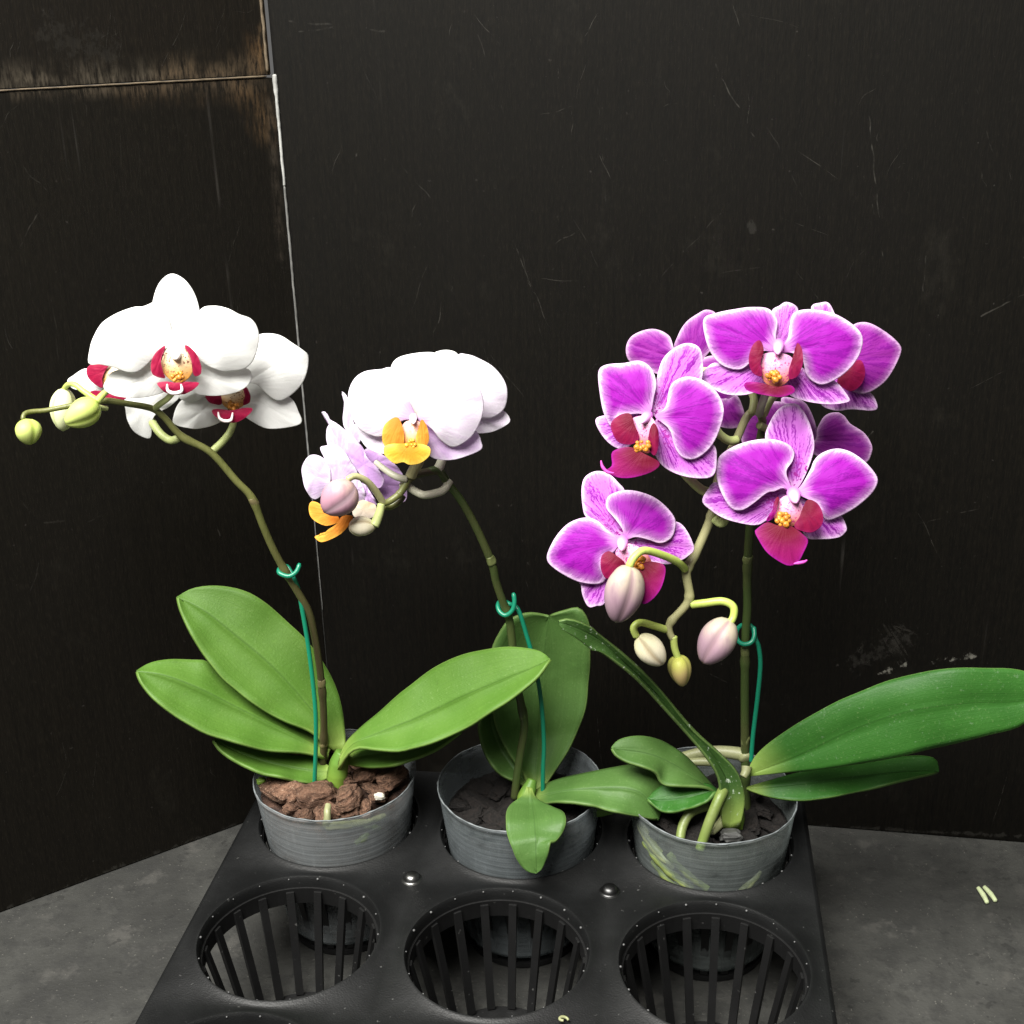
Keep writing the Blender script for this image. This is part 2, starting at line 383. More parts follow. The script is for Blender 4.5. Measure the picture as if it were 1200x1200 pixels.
m_leaf_mid = leaf_mat('mid_green_leaf', (0.0566, 0.1260, 0.0267), (0.0707, 0.1465, 0.0331), (0.0339, 0.0821, 0.0160))
m_leaf_deep = leaf_mat('deep_green_leaf', (0.0217, 0.0913, 0.0116), (0.0283, 0.1106, 0.0144), (0.0158, 0.0608, 0.0075), .44, .14, .10)
m_leaf_dusty = leaf_mat('dusty_green_leaf', (0.0296, 0.0737, 0.0137), (0.0419, 0.0927, 0.0209), (0.0247, 0.0599, 0.0114), .45, .08, .8)
m_crown = plain('lime_crown', (0.1600, 0.2640, 0.0360), .45, .35, .4, 120., .15, tip=(0.1040, 0.2160, 0.0320))
m_root = stem_mat('pale_root', (0.1984, 0.2133, 0.0992), (0.2480, 0.2480, 0.1389), .7)
m_root_green = stem_mat('green_root', (0.1114, 0.1578, 0.0325), (0.1578, 0.1856, 0.0650), .7)
def wire_mat():
    t = NT('green_plastic_coating'); return t.done(t.pr((.005, .165, .092), .36, .5, t.bump(t.noise(t.coord(), 400., 2.), .1, .0004)))
m_wire = wire_mat()
def bark_mat(name, a, b, c0, k=1.):
    t = NT(name); co = t.coord(); r = t.rnd()
    sh = t.vm('ADD', t.scale(co, (2.0*k, 2.0*k, 6.5*k)), t.comb(t.math('MULTIPLY', r, 30.), 0, 0))
    n1 = t.noise(sh, 1., 5., .65); n2 = t.noise(co, 8.*k, 4., .7)
    c = t.mix(t.step(n1, .34, .66), a, b); c = t.mix(t.math('MULTIPLY', t.step(n2, .54, .70), .75), c, c0)
    c = t.mix(t.math('MULTIPLY', t.math('SUBTRACT', 1., t.step(n2, .30, .44)), .7), c, tuple(v*.5 for v in a))
    c = t.mix(t.math('MULTIPLY', r, .55), c, a)
    return t.done(t.pr(c, .72, .3, t.bump(t.math('ADD', n1, t.math('MULTIPLY', n2, .6)), 1., .0022)))
m_bark = bark_mat('reddish_bark', (0.0574, 0.0284, 0.0167), (0.2223, 0.1201, 0.0751), (0.4302, 0.3001, 0.2084))
m_bark_dark = bark_mat('dark_bark', (0.0054, 0.0045, 0.0040), (0.0158, 0.0117, 0.0099), (0.0225, 0.0189, 0.0171))
m_mix_dark = bark_mat('dark_mix', (.006, .005, .0045), (.016, .012, .010), (.025, .021, .019), 70.)
m_bark_mid = bark_mat('shaded_bark', (0.0220, 0.0110, 0.0077), (0.0660, 0.0330, 0.0209), (0.1210, 0.0715, 0.0462), 70.)
m_perlite = plain('white_perlite', (.42, .40, .34), .7, .2, .2, 600.)

# ------------------------------------------------------------------ the room corner: floor and boards
FLOOR = -0.062
def wall_line(p1, p2):
    a, b = atZ(p1, FLOOR), atZ(p2, FLOOR); return a, b
la, lb = wall_line((0, 1070), (285, 965)); ra, rb = wall_line((398, 924), (1150, 984))
def isect(a, b, c, d):
    r, s = b-a, d-c; t = ((c.x-a.x)*s.y-(c.y-a.y)*s.x)/(r.x*s.y-r.y*s.x); return a+r*t
CORNER = isect(ra, rb, la, lb); CORNER.z = FLOOR
dR = (rb-ra); dR.z = 0; dR.normalize(); dL = (la-lb); dL.z = 0; dL.normalize()
def seg_group():
    g = bpy.data.node_groups.new('scratch_line', 'ShaderNodeTree')
    for nm in ('P', 'A', 'BA'): g.interface.new_socket(nm, in_out='INPUT', socket_type='NodeSocketVector')
    g.interface.new_socket('W', in_out='INPUT', socket_type='NodeSocketFloat')
    g.interface.new_socket('Mask', in_out='OUTPUT', socket_type='NodeSocketFloat')
    i, o = g.nodes.new('NodeGroupInput'), g.nodes.new('NodeGroupOutput'); L = g.links.new
    def vm(op): x = g.nodes.new('ShaderNodeVectorMath'); x.operation = op; return x
    pa = vm('SUBTRACT'); L(i.outputs['P'], pa.inputs[0]); L(i.outputs['A'], pa.inputs[1])
    d1 = vm('DOT_PRODUCT'); L(pa.outputs[0], d1.inputs[0]); L(i.outputs['BA'], d1.inputs[1])
    d2 = vm('DOT_PRODUCT'); L(i.outputs['BA'], d2.inputs[0]); L(i.outputs['BA'], d2.inputs[1])
    h = g.nodes.new('ShaderNodeMath'); h.operation = 'DIVIDE'; h.use_clamp = True; L(d1.outputs['Value'], h.inputs[0]); L(d2.outputs['Value'], h.inputs[1])
    sc_ = vm('SCALE'); L(i.outputs['BA'], sc_.inputs[0]); L(h.outputs[0], sc_.inputs[3])
    df = vm('SUBTRACT'); L(pa.outputs[0], df.inputs[0]); L(sc_.outputs[0], df.inputs[1])
    ln = vm('LENGTH'); L(df.outputs[0], ln.inputs[0])
    q = g.nodes.new('ShaderNodeMath'); q.operation = 'DIVIDE'; L(ln.outputs['Value'], q.inputs[0]); L(i.outputs['W'], q.inputs[1])
    r = g.nodes.new('ShaderNodeMath'); r.operation = 'SUBTRACT'; r.use_clamp = True; r.inputs[0].default_value = 1; L(q.outputs[0], r.inputs[1])
    L(r.outputs[0], o.inputs[0]); return g
SEG = seg_group()
def board_mat(name, scratches, smears, mid, low, wear=()):
    """film-faced plywood: near black with brown grain, scratches and scuffs (local X along the board, Z up)"""
    t = NT(name); co = t.coord()
    grain = t.math('ADD', t.math('MULTIPLY', t.noise(t.scale(co, (420, 420, 14)), 1., 4., .6), .5), t.math('MULTIPLY', t.noise(t.scale(co, (760, 760, 120)), 1., 3., .6), .5)); fine = t.noise(t.scale(co, (1500, 1500, 210)), 1., 2.)
    blot = t.noise(co, 7., 4.); spk = t.noise(co, 330., 2.)
    c = t.mix(t.step(grain, .32, .70), low, mid)
    c = t.mix(t.math('MULTIPLY', t.step(blot, .35, .7), .5), c, tuple(v*.55 for v in mid))
    c = t.mix(t.math('MULTIPLY', t.step(spk, .70, .80), .30), c, (.055, .05, .045))
    c = t.mix(t.math('MULTIPLY', t.step(fine, .5, .75), .45), c, tuple(v*1.9 for v in mid))
    hair = t.step(t.noise(t.scale(co, (160, 160, 4)), 1., 1.), .715, .76)
    c = t.mix(t.math('MULTIPLY', hair, t.math('MULTIPLY', t.step(t.noise(co, 16., 2.), .5, .7), .35)), c, (.07, .065, .058))
    worn = t.step(t.noise(t.scale(co, (26, 26, 17)), 1., 6., .72), .56, .74)
    c = t.mix(t.math('MULTIPLY', worn, .30), c, (.016, .0145, .011))
    mask = None
    wob = t.vm('SCALE', t.vm('SUBTRACT', t.n('ShaderNodeTexNoise').outputs['Color'], (.5, .5, .5)), scale=.004)
    nn = wob.node.inputs[0].links[0].from_node.inputs[0].links[0].from_node
    t.l(t.scale(co, 14.), nn.inputs['Vector'])
    cw = t.vm('ADD', co, wob)
    brk = t.step(t.noise(co, 210., 3.), .36, .62)
    for (a, b, w, s) in scratches:
        g = t.n('ShaderNodeGroup', node_tree=SEG); t.l(cw, g.inputs['P'])
        g.inputs['A'].default_value = (a[0], 0, a[1]); g.inputs['BA'].default_value = (b[0]-a[0], 0, b[1]-a[1]); g.inputs['W'].default_value = w
        v = t.math('MULTIPLY', g.outputs[0], s)
        mask = v if mask is None else t.math('MAXIMUM', mask, v)
    if mask is not None: c = t.mix(t.math('MULTIPLY', mask, brk), c, (.060, .056, .048))
    for (a, b, w, s, col) in wear:
        g = t.n('ShaderNodeGroup', node_tree=SEG); t.l(cw, g.inputs['P'])
        g.inputs['A'].default_value = (a[0], 0, a[1]); g.inputs['BA'].default_value = (b[0]-a[0], 0, b[1]-a[1]); g.inputs['W'].default_value = w
        n1 = t.noise(t.scale(co, (520, 520, 90)), 1., 5., .7); n2 = t.noise(co, 75., 4.)
        v = t.math('MULTIPLY', t.math('POWER', g.outputs[0], 1.4), t.math('MULTIPLY', t.step(n1, .36, .66), t.step(n2, .30, .62)))
        c = t.mix(t.math('MULTIPLY', v, s), c, col)
    for (a, b, w, s, col, fr, lo) in smears:
        g = t.n('ShaderNodeGroup', node_tree=SEG); t.l(cw, g.inputs['P'])
        g.inputs['A'].default_value = (a[0], 0, a[1]); g.inputs['BA'].default_value = (b[0]-a[0], 0, b[1]-a[1]); g.inputs['W'].default_value = w
        nz = t.noise(t.scale(co, (fr, fr, fr*.8)), 1., 5., .7)
        v = t.math('MULTIPLY', t.step(t.math('ADD', nz, t.math('MULTIPLY', g.outputs[0], .30)), lo, lo+.14), t.step(g.outputs[0], 0, .5))
        c = t.mix(t.math('MULTIPLY', v, s), c, col)
    h = t.math('ADD', grain, t.math('MULTIPLY', fine, .5))
    return t.done(t.pr(c, t.math('ADD', .46, t.math('MULTIPLY', blot, .25)), .12, t.bump(h, .22, .0006)))
def local(d, nrm):
    def f(p):
        q, _ = at_plane(p, CORNER, nrm); v = q-CORNER; return (v.dot(d), v.z)
    return f
nR = Vector((dR.y, -dR.x, 0)); nR = nR if nR.y < 0 else -nR
nL = Vector((dL.y, -dL.x, 0)); nL = nL if nL.y < 0 else -nL
LR, LL = local(dR, nR), local(dL, nL)
def LM(q):                                     # the left boards' own X runs the other way
    x, z = LL(q); return (-x, z)
def random_scratches(f, seed, n, x0, x1, y0, y1):
    r = random.Random(seed); out = []
    for _ in range(n):
        x, y = r.uniform(x0, x1), r.uniform(y0, y1); a = r.gauss(1.45, .55) if r.random() < .7 else r.uniform(0, 3.14); Ln = r.uniform(8, 75)
        out.append((x, y, x+Ln*math.cos(a), y+Ln*math.sin(a), r.uniform(.6, 1.2), r.uniform(.10, .34)))
    return scr(f, out)
def scr(f, lst): return [(f((a, b)), f((c, d)), w*.00042, s) for a, b, c, d, w, s in lst]
right_scr = scr(LR, [(835, 70, 885, 165, 1.0, .5), (1018, 130, 1030, 255, 1.0, .55), (1022, 240, 1040, 330, .8, .4), (470, 190, 525, 260, .9, .3),
    (1150, 370, 1200, 345, 1., .5), (1175, 352, 1200, 330, .8, .4), (1085, 300, 1082, 340, 1., .25), (845, 250, 770, 330, .8, .22),
    (340, 25, 450, 35, 1.5, .35), (350, 38, 430, 28, 1.2, .3), (1020, 625, 1180, 590, .8, .35), (610, 290, 640, 420, .8, .18),
    (900, 150, 960, 270, .7, .2), (560, 40, 590, 130, .7, .2), (1140, 90, 1165, 190, .7, .22), (700, 100, 712, 260, .7, .18), (1015, 512, 1022, 505, 1.3, .5)])
left_scr = scr(LM, [(52, 612, 85, 607, 1.4, .55), (15, 305, 55, 230, 1.0, .45), (232, 530, 240, 470, .8, .2), (105, 610, 120, 604, 1.2, .3),
    (35, 695, 45, 660, .8, .3), (90, 55, 100, 90, 1., .3), (140, 140, 150, 300, .7, .15), (60, 350, 70, 420, .7, .25), (255, 620, 258, 626, 1.2, .5)])
GREY = (.040, .038, .033); PALE = (.14, .135, .115)
def smr(f, lst): return [(f((a, b)), f((c, d)), w, s, col, fr, lo) for a, b, c, d, w, s, col, fr, lo in lst]
right_smr = smr(LR, [(1005, 775, 1060, 745, .016, .22, GREY, 300., .70), (1085, 778, 1140, 770, .0055, .8, PALE, 190., .74), (1030, 790, 1060, 780, .005, .8, PALE, 190., .76),
    (955, 968, 1300, 985, .003, .3, GREY, 200., .68), (880, 262, 883, 268, .0026, .2, GREY, 500., .5)])
left_smr = smr(LM, [(0, 1070, 285, 965, .005, .35, GREY, 200., .66)])
top_smr = smr(LM, [(60, 40, 120, 60, .02, .12, GREY, 260., .68)])
right_fine = scr(LR, [(1031, 728, 1062, 776, 5, .16), (1038, 726, 1066, 772, 3, .2), (1045, 730, 1070, 758, 4, .16), (1048, 732, 1074, 744, 3, .2), (1026, 736, 1054, 782, 3, .16), (1040, 745, 1058, 780, 6, .10), (995, 770, 1022, 778, 7, .08), (1000, 782, 1018, 772, 5, .08), (1012, 758, 1002, 764, 3, .14)]) + random_scratches(LR, 5, 44, 400, 1200, 0, 420) + random_scratches(LR, 6, 16, 400, 1200, 420, 960)
left_fine = random_scratches(LL, 8, 18, 0, 320, 110, 900)
m_right = board_mat('worn_black_film_board', right_scr, right_smr, (.0040, .0033, .0022), (.0016, .0014, .0010))
def wr(f, lst): return [(f((a, b)), f((c, d)), w, s, col) for a, b, c, d, w, s, col in lst]
left_wear = wr(LM, [(20, 109, 306, 97, .0055, .9, (.060, .047, .032)), (285, 100, 316, 150, .0130, .9, (.075, .046, .022)), (150, 106, 300, 100, .011, .6, (.055, .036, .020)), (316, 120, 330, 300, .004, .6, (.05, .04, .03))])
top_wear = wr(LM, [(0, 96, 304, 84, .0110, 1., (.060, .050, .036)), (200, 88, 306, 82, .012, .7, (.070, .044, .022)), (303, 30, 306, 84, .0100, 1., (.095, .056, .026)), (302, -40, 304, 40, .005, .7, (.06, .048, .03))])
m_left = board_mat('worn_black_film_board_side', left_scr, left_smr, (.0066, .0055, .0038), (.0038, .0032, .0023), left_wear)
top_fine = random_scratches(LL, 9, 14, 0, 300, 0, 90)
m_top = board_mat('worn_black_film_board_top', [], top_smr, (.0074, .0058, .0038), (.0042, .0034, .0024), top_wear)
def prism(x0, x1, y0, y1, z0, z1):
    v = [(x, y, z) for z in (z0, z1) for y in (y0, y1) for x in (x0, x1)]
    f = [(0, 1, 3, 2), (4, 6, 7, 5), (0, 4, 5, 1), (2, 3, 7, 6), (0, 2, 6, 4), (1, 5, 7, 3)]
    return v, f
def scratch_mat():
    t = NT('fine_scratch'); co = t.coord()
    p = t.pr((.034, .031, .026), .6, .2); tp = t.n('ShaderNodeBsdfTransparent')
    f = t.math('MULTIPLY', t.step(t.noise(co, 230., 3.), .38, .62), t.attr('strength'), clamp=True)
    return t.done(t.shmix(f, tp.outputs[0], p))
m_scr = scratch_mat()
def board(name, mat, d, nrm, x0, x1, z0, z1, thick=.016, label=None, fine=()):
    yd = -nrm                                  # local +Y goes into the board
    v, f = prism(x0, x1, 0, thick, z0-FLOOR, z1-FLOOR)
    me = bpy.data.meshes.new(name)
    bm = bmesh.new(); vs = [bm.verts.new(p) for p in v]
    for q in f: bm.faces.new([vs[i] for i in q])
    bmesh.ops.recalc_face_normals(bm, faces=bm.faces)
    bmesh.ops.bevel(bm, geom=list(bm.edges), offset=.0004, segments=2, affect='EDGES')
    lay = bm.verts.layers.float.new('strength')
    for (a, b, w_, st) in fine:
        a, b = Vector((a[0], 0, a[1])), Vector((b[0], 0, b[1]))
        if not (x0+.004 < min(a.x, b.x) and max(a.x, b.x) < x1-.004 and z0-FLOOR+.004 < min(a.z, b.z) and max(a.z, b.z) < z1-FLOOR-.004): continue
        t_ = (b-a).normalized(); sd = Vector((-t_.z, 0, t_.x)); ph = a.x*97
        L_, R_ = [], []
        for k in range(9):
            u = k/8; c = a.lerp(b, u)+sd*(.0016*mnoise.noise(Vector((u*1.6+ph, ph, 0)))); hw = w_*.5*math.sin(math.pi*(.06+.88*u))
            for lst, sg in ((L_, -1), (R_, 1)):
                v = bm.verts.new(c+sd*(hw*sg)+Vector((0, -.00012, 0))); v[lay] = min(1, st*2.0); lst.append(v)
        for k in range(8):
            fc = bm.faces.new((L_[k], L_[k+1], R_[k+1], R_[k])); fc.material_index = 1
            fc.normal_update()
            if fc.normal.y > 0: fc.normal_flip()
    bm.to_mesh(me); bm.free()
    o = link(name, me, [mat, m_scr]); M3 = Matrix((d, yd, Vector((0, 0, 1)))).transposed().to_4x4(); M3.translation = CORNER
    if M3.to_3x3().determinant() < 0:            # mirrored frame: flip X in the mesh instead
        for vv in me.vertices: vv.co.x *= -1
        me.flip_normals()
        M3 = Matrix((-d, yd, Vector((0, 0, 1)))).transposed().to_4x4(); M3.translation = CORNER
        o['mirrored'] = 1
    o.matrix_world = M3
    tag(o, label, 'board'); return o
JZ = LL((312, 90))[1] + FLOOR
right_board = board('plywood_board', m_right, dR, nR, -.0002, .95, FLOOR+.0005, .85, label='large dark scratched plywood board standing behind the pink orchid', fine=right_fine)
low_board = board('plywood_board', m_left, dL, nL, .0004, .8, FLOOR+.0005, JZ-.0006, label='dark scuffed plywood board behind the white orchid, below the horizontal joint', fine=left_fine)
top_board = board('plywood_board', m_top, dL, nL, .0016, .8, JZ+.0007, .85, label='dark brown stained plywood board above the horizontal joint, in the top left corner', fine=top_fine)
# the pale line of filler down the corner and the pale core showing along the horizontal joint
m_filler = plain('pale_joint_filler', (0.3300, 0.3300, 0.3135), .7, .2, .6, 260.)
m_core = plain('raw_board_edge', (0.1125, 0.0863, 0.0562), .7, .2, .8, 200.)
ZB = LR((326, 218))[1]+FLOOR
cornertop = [CORNER+Vector((0, 0, z-FLOOR))+nR*.0004+dR*.0003 for z in np.linspace(ZB, JZ+.001, 8)]
tube3('joint_filler', m_filler, low_board, cornertop, [.0007, .0007, .0008, .0012], lump=.35, n=120, sides=8)
m_filler_grey = plain('dirty_joint_filler', (.15, .148, .14), .7, .2, .9, 120.)
cornerup = [CORNER+Vector((0, 0, z-FLOOR))+nR*.0004+dR*.0003 for z in np.linspace(FLOOR+.12, ZB, 14)]
tube3('joint_filler', m_filler_grey, low_board, cornerup, [.0002, .0003, .0004, .0005, .0006, .0006], lump=.5, n=220, sides=8)
jl = [CORNER+dL*x+Vector((0, 0, JZ+.0002-FLOOR))-nL*.0002 for x in np.linspace(.004, .6, 24)]
tube3('raw_edge', m_core, low_board, jl, [.0005, .0003, .0003, .0003], lump=.5, n=240, sides=8)
fz = [CORNER+dL*.0035+nL*.0005+Vector((0, 0, z-FLOOR)) for z in np.linspace(JZ+.002, .6, 14)]
tube3('raw_edge', m_core, top_board, fz, [.0008, .0004, .0003, .0003], lump=.6, n=200, sides=8)

def floor_mat():
    t = NT('worn_grey_floor'); co = t.coord()
    n1 = t.noise(co, 9., 5., .6); n2 = t.noise(co, 120., 4., .6); n3 = t.noise(co, 700., 2.); n4 = t.noise(t.vm('ADD', co, (5, 2, 0)), 46., 4., .65)
    c = t.mix(t.step(n1, .3, .7), (.0175, .0175, .0160), (.041, .041, .037))
    c = t.mix(t.math('MULTIPLY', t.step(n2, .42, .66), .6), c, (.017, .017, .016))
    c = t.mix(t.math('MULTIPLY', t.step(n4, .57, .70), .6), c, (.052, .050, .045))
    c = t.mix(t.math('MULTIPLY', t.step(n3, .68, .76), .5), c, (.12, .115, .10))
    c = t.mix(t.math('MULTIPLY', t.step(t.noise(t.vm('ADD', co, (1, 9, 0)), 170., 2.), .66, .72), .6), c, (.013, .013, .012))
    return t.done(t.pr(c, t.math('ADD', .5, t.math('MULTIPLY', n4, .3)), .35, t.bump(t.math('ADD', n2, t.math('MULTIPLY', n3, .4)), .35, .0012)))
fl = obj('floor', [(-1.5, -1.2, FLOOR), (1.5, -1.2, FLOOR), (1.5, 1.2, FLOOR), (-1.5, 1.2, FLOOR)], [(0, 1, 2, 3)], floor_mat(), smooth=False)
tag(fl, 'worn grey concrete floor', 'floor', kind='structure')

# ------------------------------------------------------------------ the carrying tray
YAW, TX, TY, PXX, PYY, HR = -.1369, -.1025, .4432, .0919, .0864, .040
cy, sy = math.cos(YAW), math.sin(YAW)
def tray(lx, ly, z=0.): return Vector((TX+cy*lx-sy*ly, TY+sy*lx+cy*ly, z))
def plastic(name, col, rough, var=.5):
    t = NT(name); co = t.coord(); n1 = t.noise(co, 60., 4., .6); n2 = t.noise(co, 1400., 2.)
    c = t.mix(t.math('MULTIPLY', t.step(n1, .4, .7), var), col, tuple(v*1.7 for v in col))
    c = t.mix(t.math('MULTIPLY', t.step(t.noise(co, 420., 2.), .71, .77), .35), c, (.11, .11, .105))
    return t.done(t.pr(c, t.math('ADD', rough, t.math('MULTIPLY', n1, .15)), .35, t.bump(t.math('ADD', n2, n1), .25, .0005)))
m_tray = plastic('black_tray_plastic', (0.0031, 0.0033, 0.0034), .42)
m_rib = plastic('black_basket_plastic', (0.0029, 0.0029, 0.0030), .45, .3)
m_glint_nub = plastic('glint_grey_plastic', (.08, .08, .08), .4)  # light grey that paints the glints along the hole rims
m_stud = (lambda t: t.done(t.pr((.15, .15, .145), .32, .5, Metallic=1.)))(NT('shiny_stud'))
TROWS = (1, 0, -1, -2); X0, X1 = -.0459, .2297; Y1 = PYY+.0444; Y0 = -2*PYY-.0432
tr = thing('plant_tray', tray(.092, -.04, FLOOR), 'black plastic carrying tray with round basket holes, three of them holding potted orchids', 'tray')
def ring_pts(i, j, r, z, n=72):
    return [tray(i*PXX+r*math.cos(2*math.pi*k/n), j*PYY+r*math.sin(2*math.pi*k/n), z) for k in range(n)]
def deck_mesh():
    bm = bmesh.new(); n = 72
    for i in range(3):
        for j in TROWS:
            cx, cy_ = i*PXX, j*PYY
            xa = cx-PXX/2; xb = cx+PXX/2; ya, yb = cy_-PYY/2, cy_+PYY/2
            if j == 1: yb = Y1
            # a cell: ring to square
            prof = [(HR-.0012, -.0060), (HR-.0010, -.0010), (HR-.0002, .0004), (HR+.0009, .0004), (HR+.0018, -.0004)]
            rings = []
            for (r, z) in prof:
                rings.append([bm.verts.new(tray(cx+r*math.cos(2*math.pi*k/n), cy_+r*math.sin(2*math.pi*k/n), z)) for k in range(n)])
            out = []
            for k in range(n):
                a = 2*math.pi*k/n; c, s = math.cos(a), math.sin(a)
                tx = (xb-cx)/c if c > 1e-6 else ((xa-cx)/c if c < -1e-6 else 1e9)
                ty = (yb-cy_)/s if s > 1e-6 else ((ya-cy_)/s if s < -1e-6 else 1e9)
                tt = min(tx, ty); x, y = cx+c*tt, cy_+s*tt
                out.append((x, y))
            # put the nearest ring points on the corners
            for (qx, qy) in ((xa, ya), (xa, yb), (xb, ya), (xb, yb)):
                k = min(range(n), key=lambda k: (out[k][0]-qx)**2+(out[k][1]-qy)**2); out[k] = (qx, qy)
            outr = [bm.verts.new(tray(x, y, -.0006)) for x, y in out]
            rings.append(outr)
            for a, b in zip(rings[:-1], rings[1:]):
                for k in range(n):
                    k2 = (k+1) % n; bm.faces.new((a[k], a[k2], b[k2], b[k]))
    # rounded lip and skirt round the outside
    sk = [(0, -.0006), (.0016, -.0014), (.0024, -.0035), (.0028, -.010), (.0034, -.016), (.0034, -.0165)]
    corners = [(X0, Y0), (X1, Y0), (X1, Y1), (X0, Y1)]
    prev = None
    for (o, z) in sk:
        loop = []
        for ci, (x, y) in enumerate(corners):
            sx, sy_ = (-1 if x == X0 else 1), (-1 if y == Y0 else 1)
            loop.append(bm.verts.new(tray(x+sx*o, y+sy_*o, z)))
        if prev:
            for k in range(4): bm.faces.new((prev[k], prev[(k+1) % 4], loop[(k+1) % 4], loop[k]))
        prev = loop
    bmesh.ops.remove_doubles(bm, verts=bm.verts, dist=.00005)
    bmesh.ops.recalc_face_normals(bm, faces=bm.faces)
    me = bpy.data.meshes.new('deck'); bm.to_mesh(me); bm.free()
    me.polygons.foreach_set('use_smooth', [True]*len(me.polygons))
    return me
deck = link('deck', deck_mesh(), m_tray, tr)
sm = deck.modifiers.new('thick', 'SOLIDIFY'); sm.thickness = .0012; sm.offset = -1
es = deck.modifiers.new('split', 'EDGE_SPLIT'); es.split_angle = math.radians(50)
def basket(i, j):
    verts, faces = [], []
    def box(c, ax, ay, az):
        b = len(verts)
        for sz in (-1, 1):
            for s_y in (-1, 1):
                for sx in (-1, 1): verts.append(c+ax*sx+ay*s_y+az*sz)
        for f in [(0, 2, 3, 1), (4, 5, 7, 6), (0, 1, 5, 4), (2, 6, 7, 3), (0, 4, 6, 2), (1, 3, 7, 5)]: faces.append(tuple(b+q for q in f))
    zb = FLOOR+.004
    nr = 18
    for k in range(nr):
        a = 2*math.pi*(k+.35)/nr + YAW
        rad = Vector((math.cos(a), math.sin(a), 0)); tan = Vector((-rad.y, rad.x, 0)); c = tray(i*PXX, j*PYY)
        top = c+rad*(HR-.0022)+Vector((0, 0, -.0068)); bot = c+rad*(HR-.0125)+Vector((0, 0, zb))
        mid = (top+bot)/2; ax = tan*.0018; ay = rad*.0009; az = (top-bot)/2
        box(mid, ax, ay, az)
    def torus(r, z, w, h):
        n = 60; b = len(verts); c = tray(i*PXX, j*PYY)
        for k in range(n):
            a = 2*math.pi*k/n; rad = Vector((math.cos(a), math.sin(a), 0))
            for (dr, dz) in ((-w, -h), (w, -h), (w, h), (-w, h)): verts.append(c+rad*(r+dr)+Vector((0, 0, z+dz)))
        for k in range(n):
            k2 = (k+1) % n
            for q in range(4):
                q2 = (q+1) % 4; faces.append((b+k*4+q, b+k*4+q2, b+k2*4+q2, b+k2*4+q))
    torus(HR-.0014, -.0095, .0007, .0042)
    o = obj('basket', verts, faces, m_rib, tr, smooth=False)
    verts, faces = [], []
    n = 60; c = tray(i*PXX, j*PYY); w, h, r, z = .0075, .0012, HR-.0185, zb-.002  # base ring, widened so its dark band stands in for the hole's shade
    for k in range(n):
        a = 2*math.pi*k/n; rad = Vector((math.cos(a), math.sin(a), 0))
        for (dr, dz) in ((-w, -h), (w, -h), (w, h), (-w, h)): verts.append(c+rad*(r+dr)+Vector((0, 0, z+dz)))
    for k in range(n):
        k2 = (k+1) % n
        for q in range(4):
            q2 = (q+1) % 4; faces.append((k*4+q, k*4+q2, k2*4+q2, k2*4+q))
    obj('base_ring', verts, faces, m_rib, o, smooth=False)
    # light grey nubs standing in for glints on the rib tops
    verts, faces = [], []
    for k in range(nr):
        a = 2*math.pi*(k+.35)/nr + YAW
        p = c+Vector((math.cos(a), math.sin(a), 0))*(HR-.0010)+Vector((0, 0, -.0006))
        b = len(verts); s = .00060*random.uniform(.5, 1.15)
        bm = bmesh.new(); bmesh.ops.create_icosphere(bm, subdivisions=1, radius=s)
        for v in bm.verts: verts.append(p+v.co)
        for f in bm.faces: faces.append(tuple(b+v.index for v in f.verts))
        bm.free()
    obj('rim_glint_nubs', verts, faces, m_glint_nub, o)
for i in range(3):
    for j in TROWS: basket(i, j)
def dome(c, r, h, name, mat, parent):
    verts, faces = [], []; n = 24; prof = [(1.25, 0), (1.15, .06), (1.02, .05), (.95, .35), (.8, .75), (.5, .95), (.2, 1.02)]
    for (a, b) in prof:
        for k in range(n): t_ = 2*math.pi*k/n; verts.append(c+Vector((a*r*math.cos(t_), a*r*math.sin(t_), b*h)))
    for q in range(len(prof)-1):
        for k in range(n): k2 = (k+1) % n; faces.append((q*n+k, q*n+k2, (q+1)*n+k2, (q+1)*n+k))
    faces.append(tuple((len(prof)-1)*n+k for k in range(n)))
    return obj(name, verts, faces, mat, parent)
m_stud_dark = (lambda t: t.done(t.pr((.06, .06, .06), .38, .5, Metallic=1.)))(NT('dull_stud'))
for i in (0, 1):
    for j in (0,):
        dome(tray((i+.5)*PXX, (j+.5)*PYY, -.0006), .0040, .0032, 'stud', m_stud if (i, j) == (0, 0) else m_stud_dark, tr)

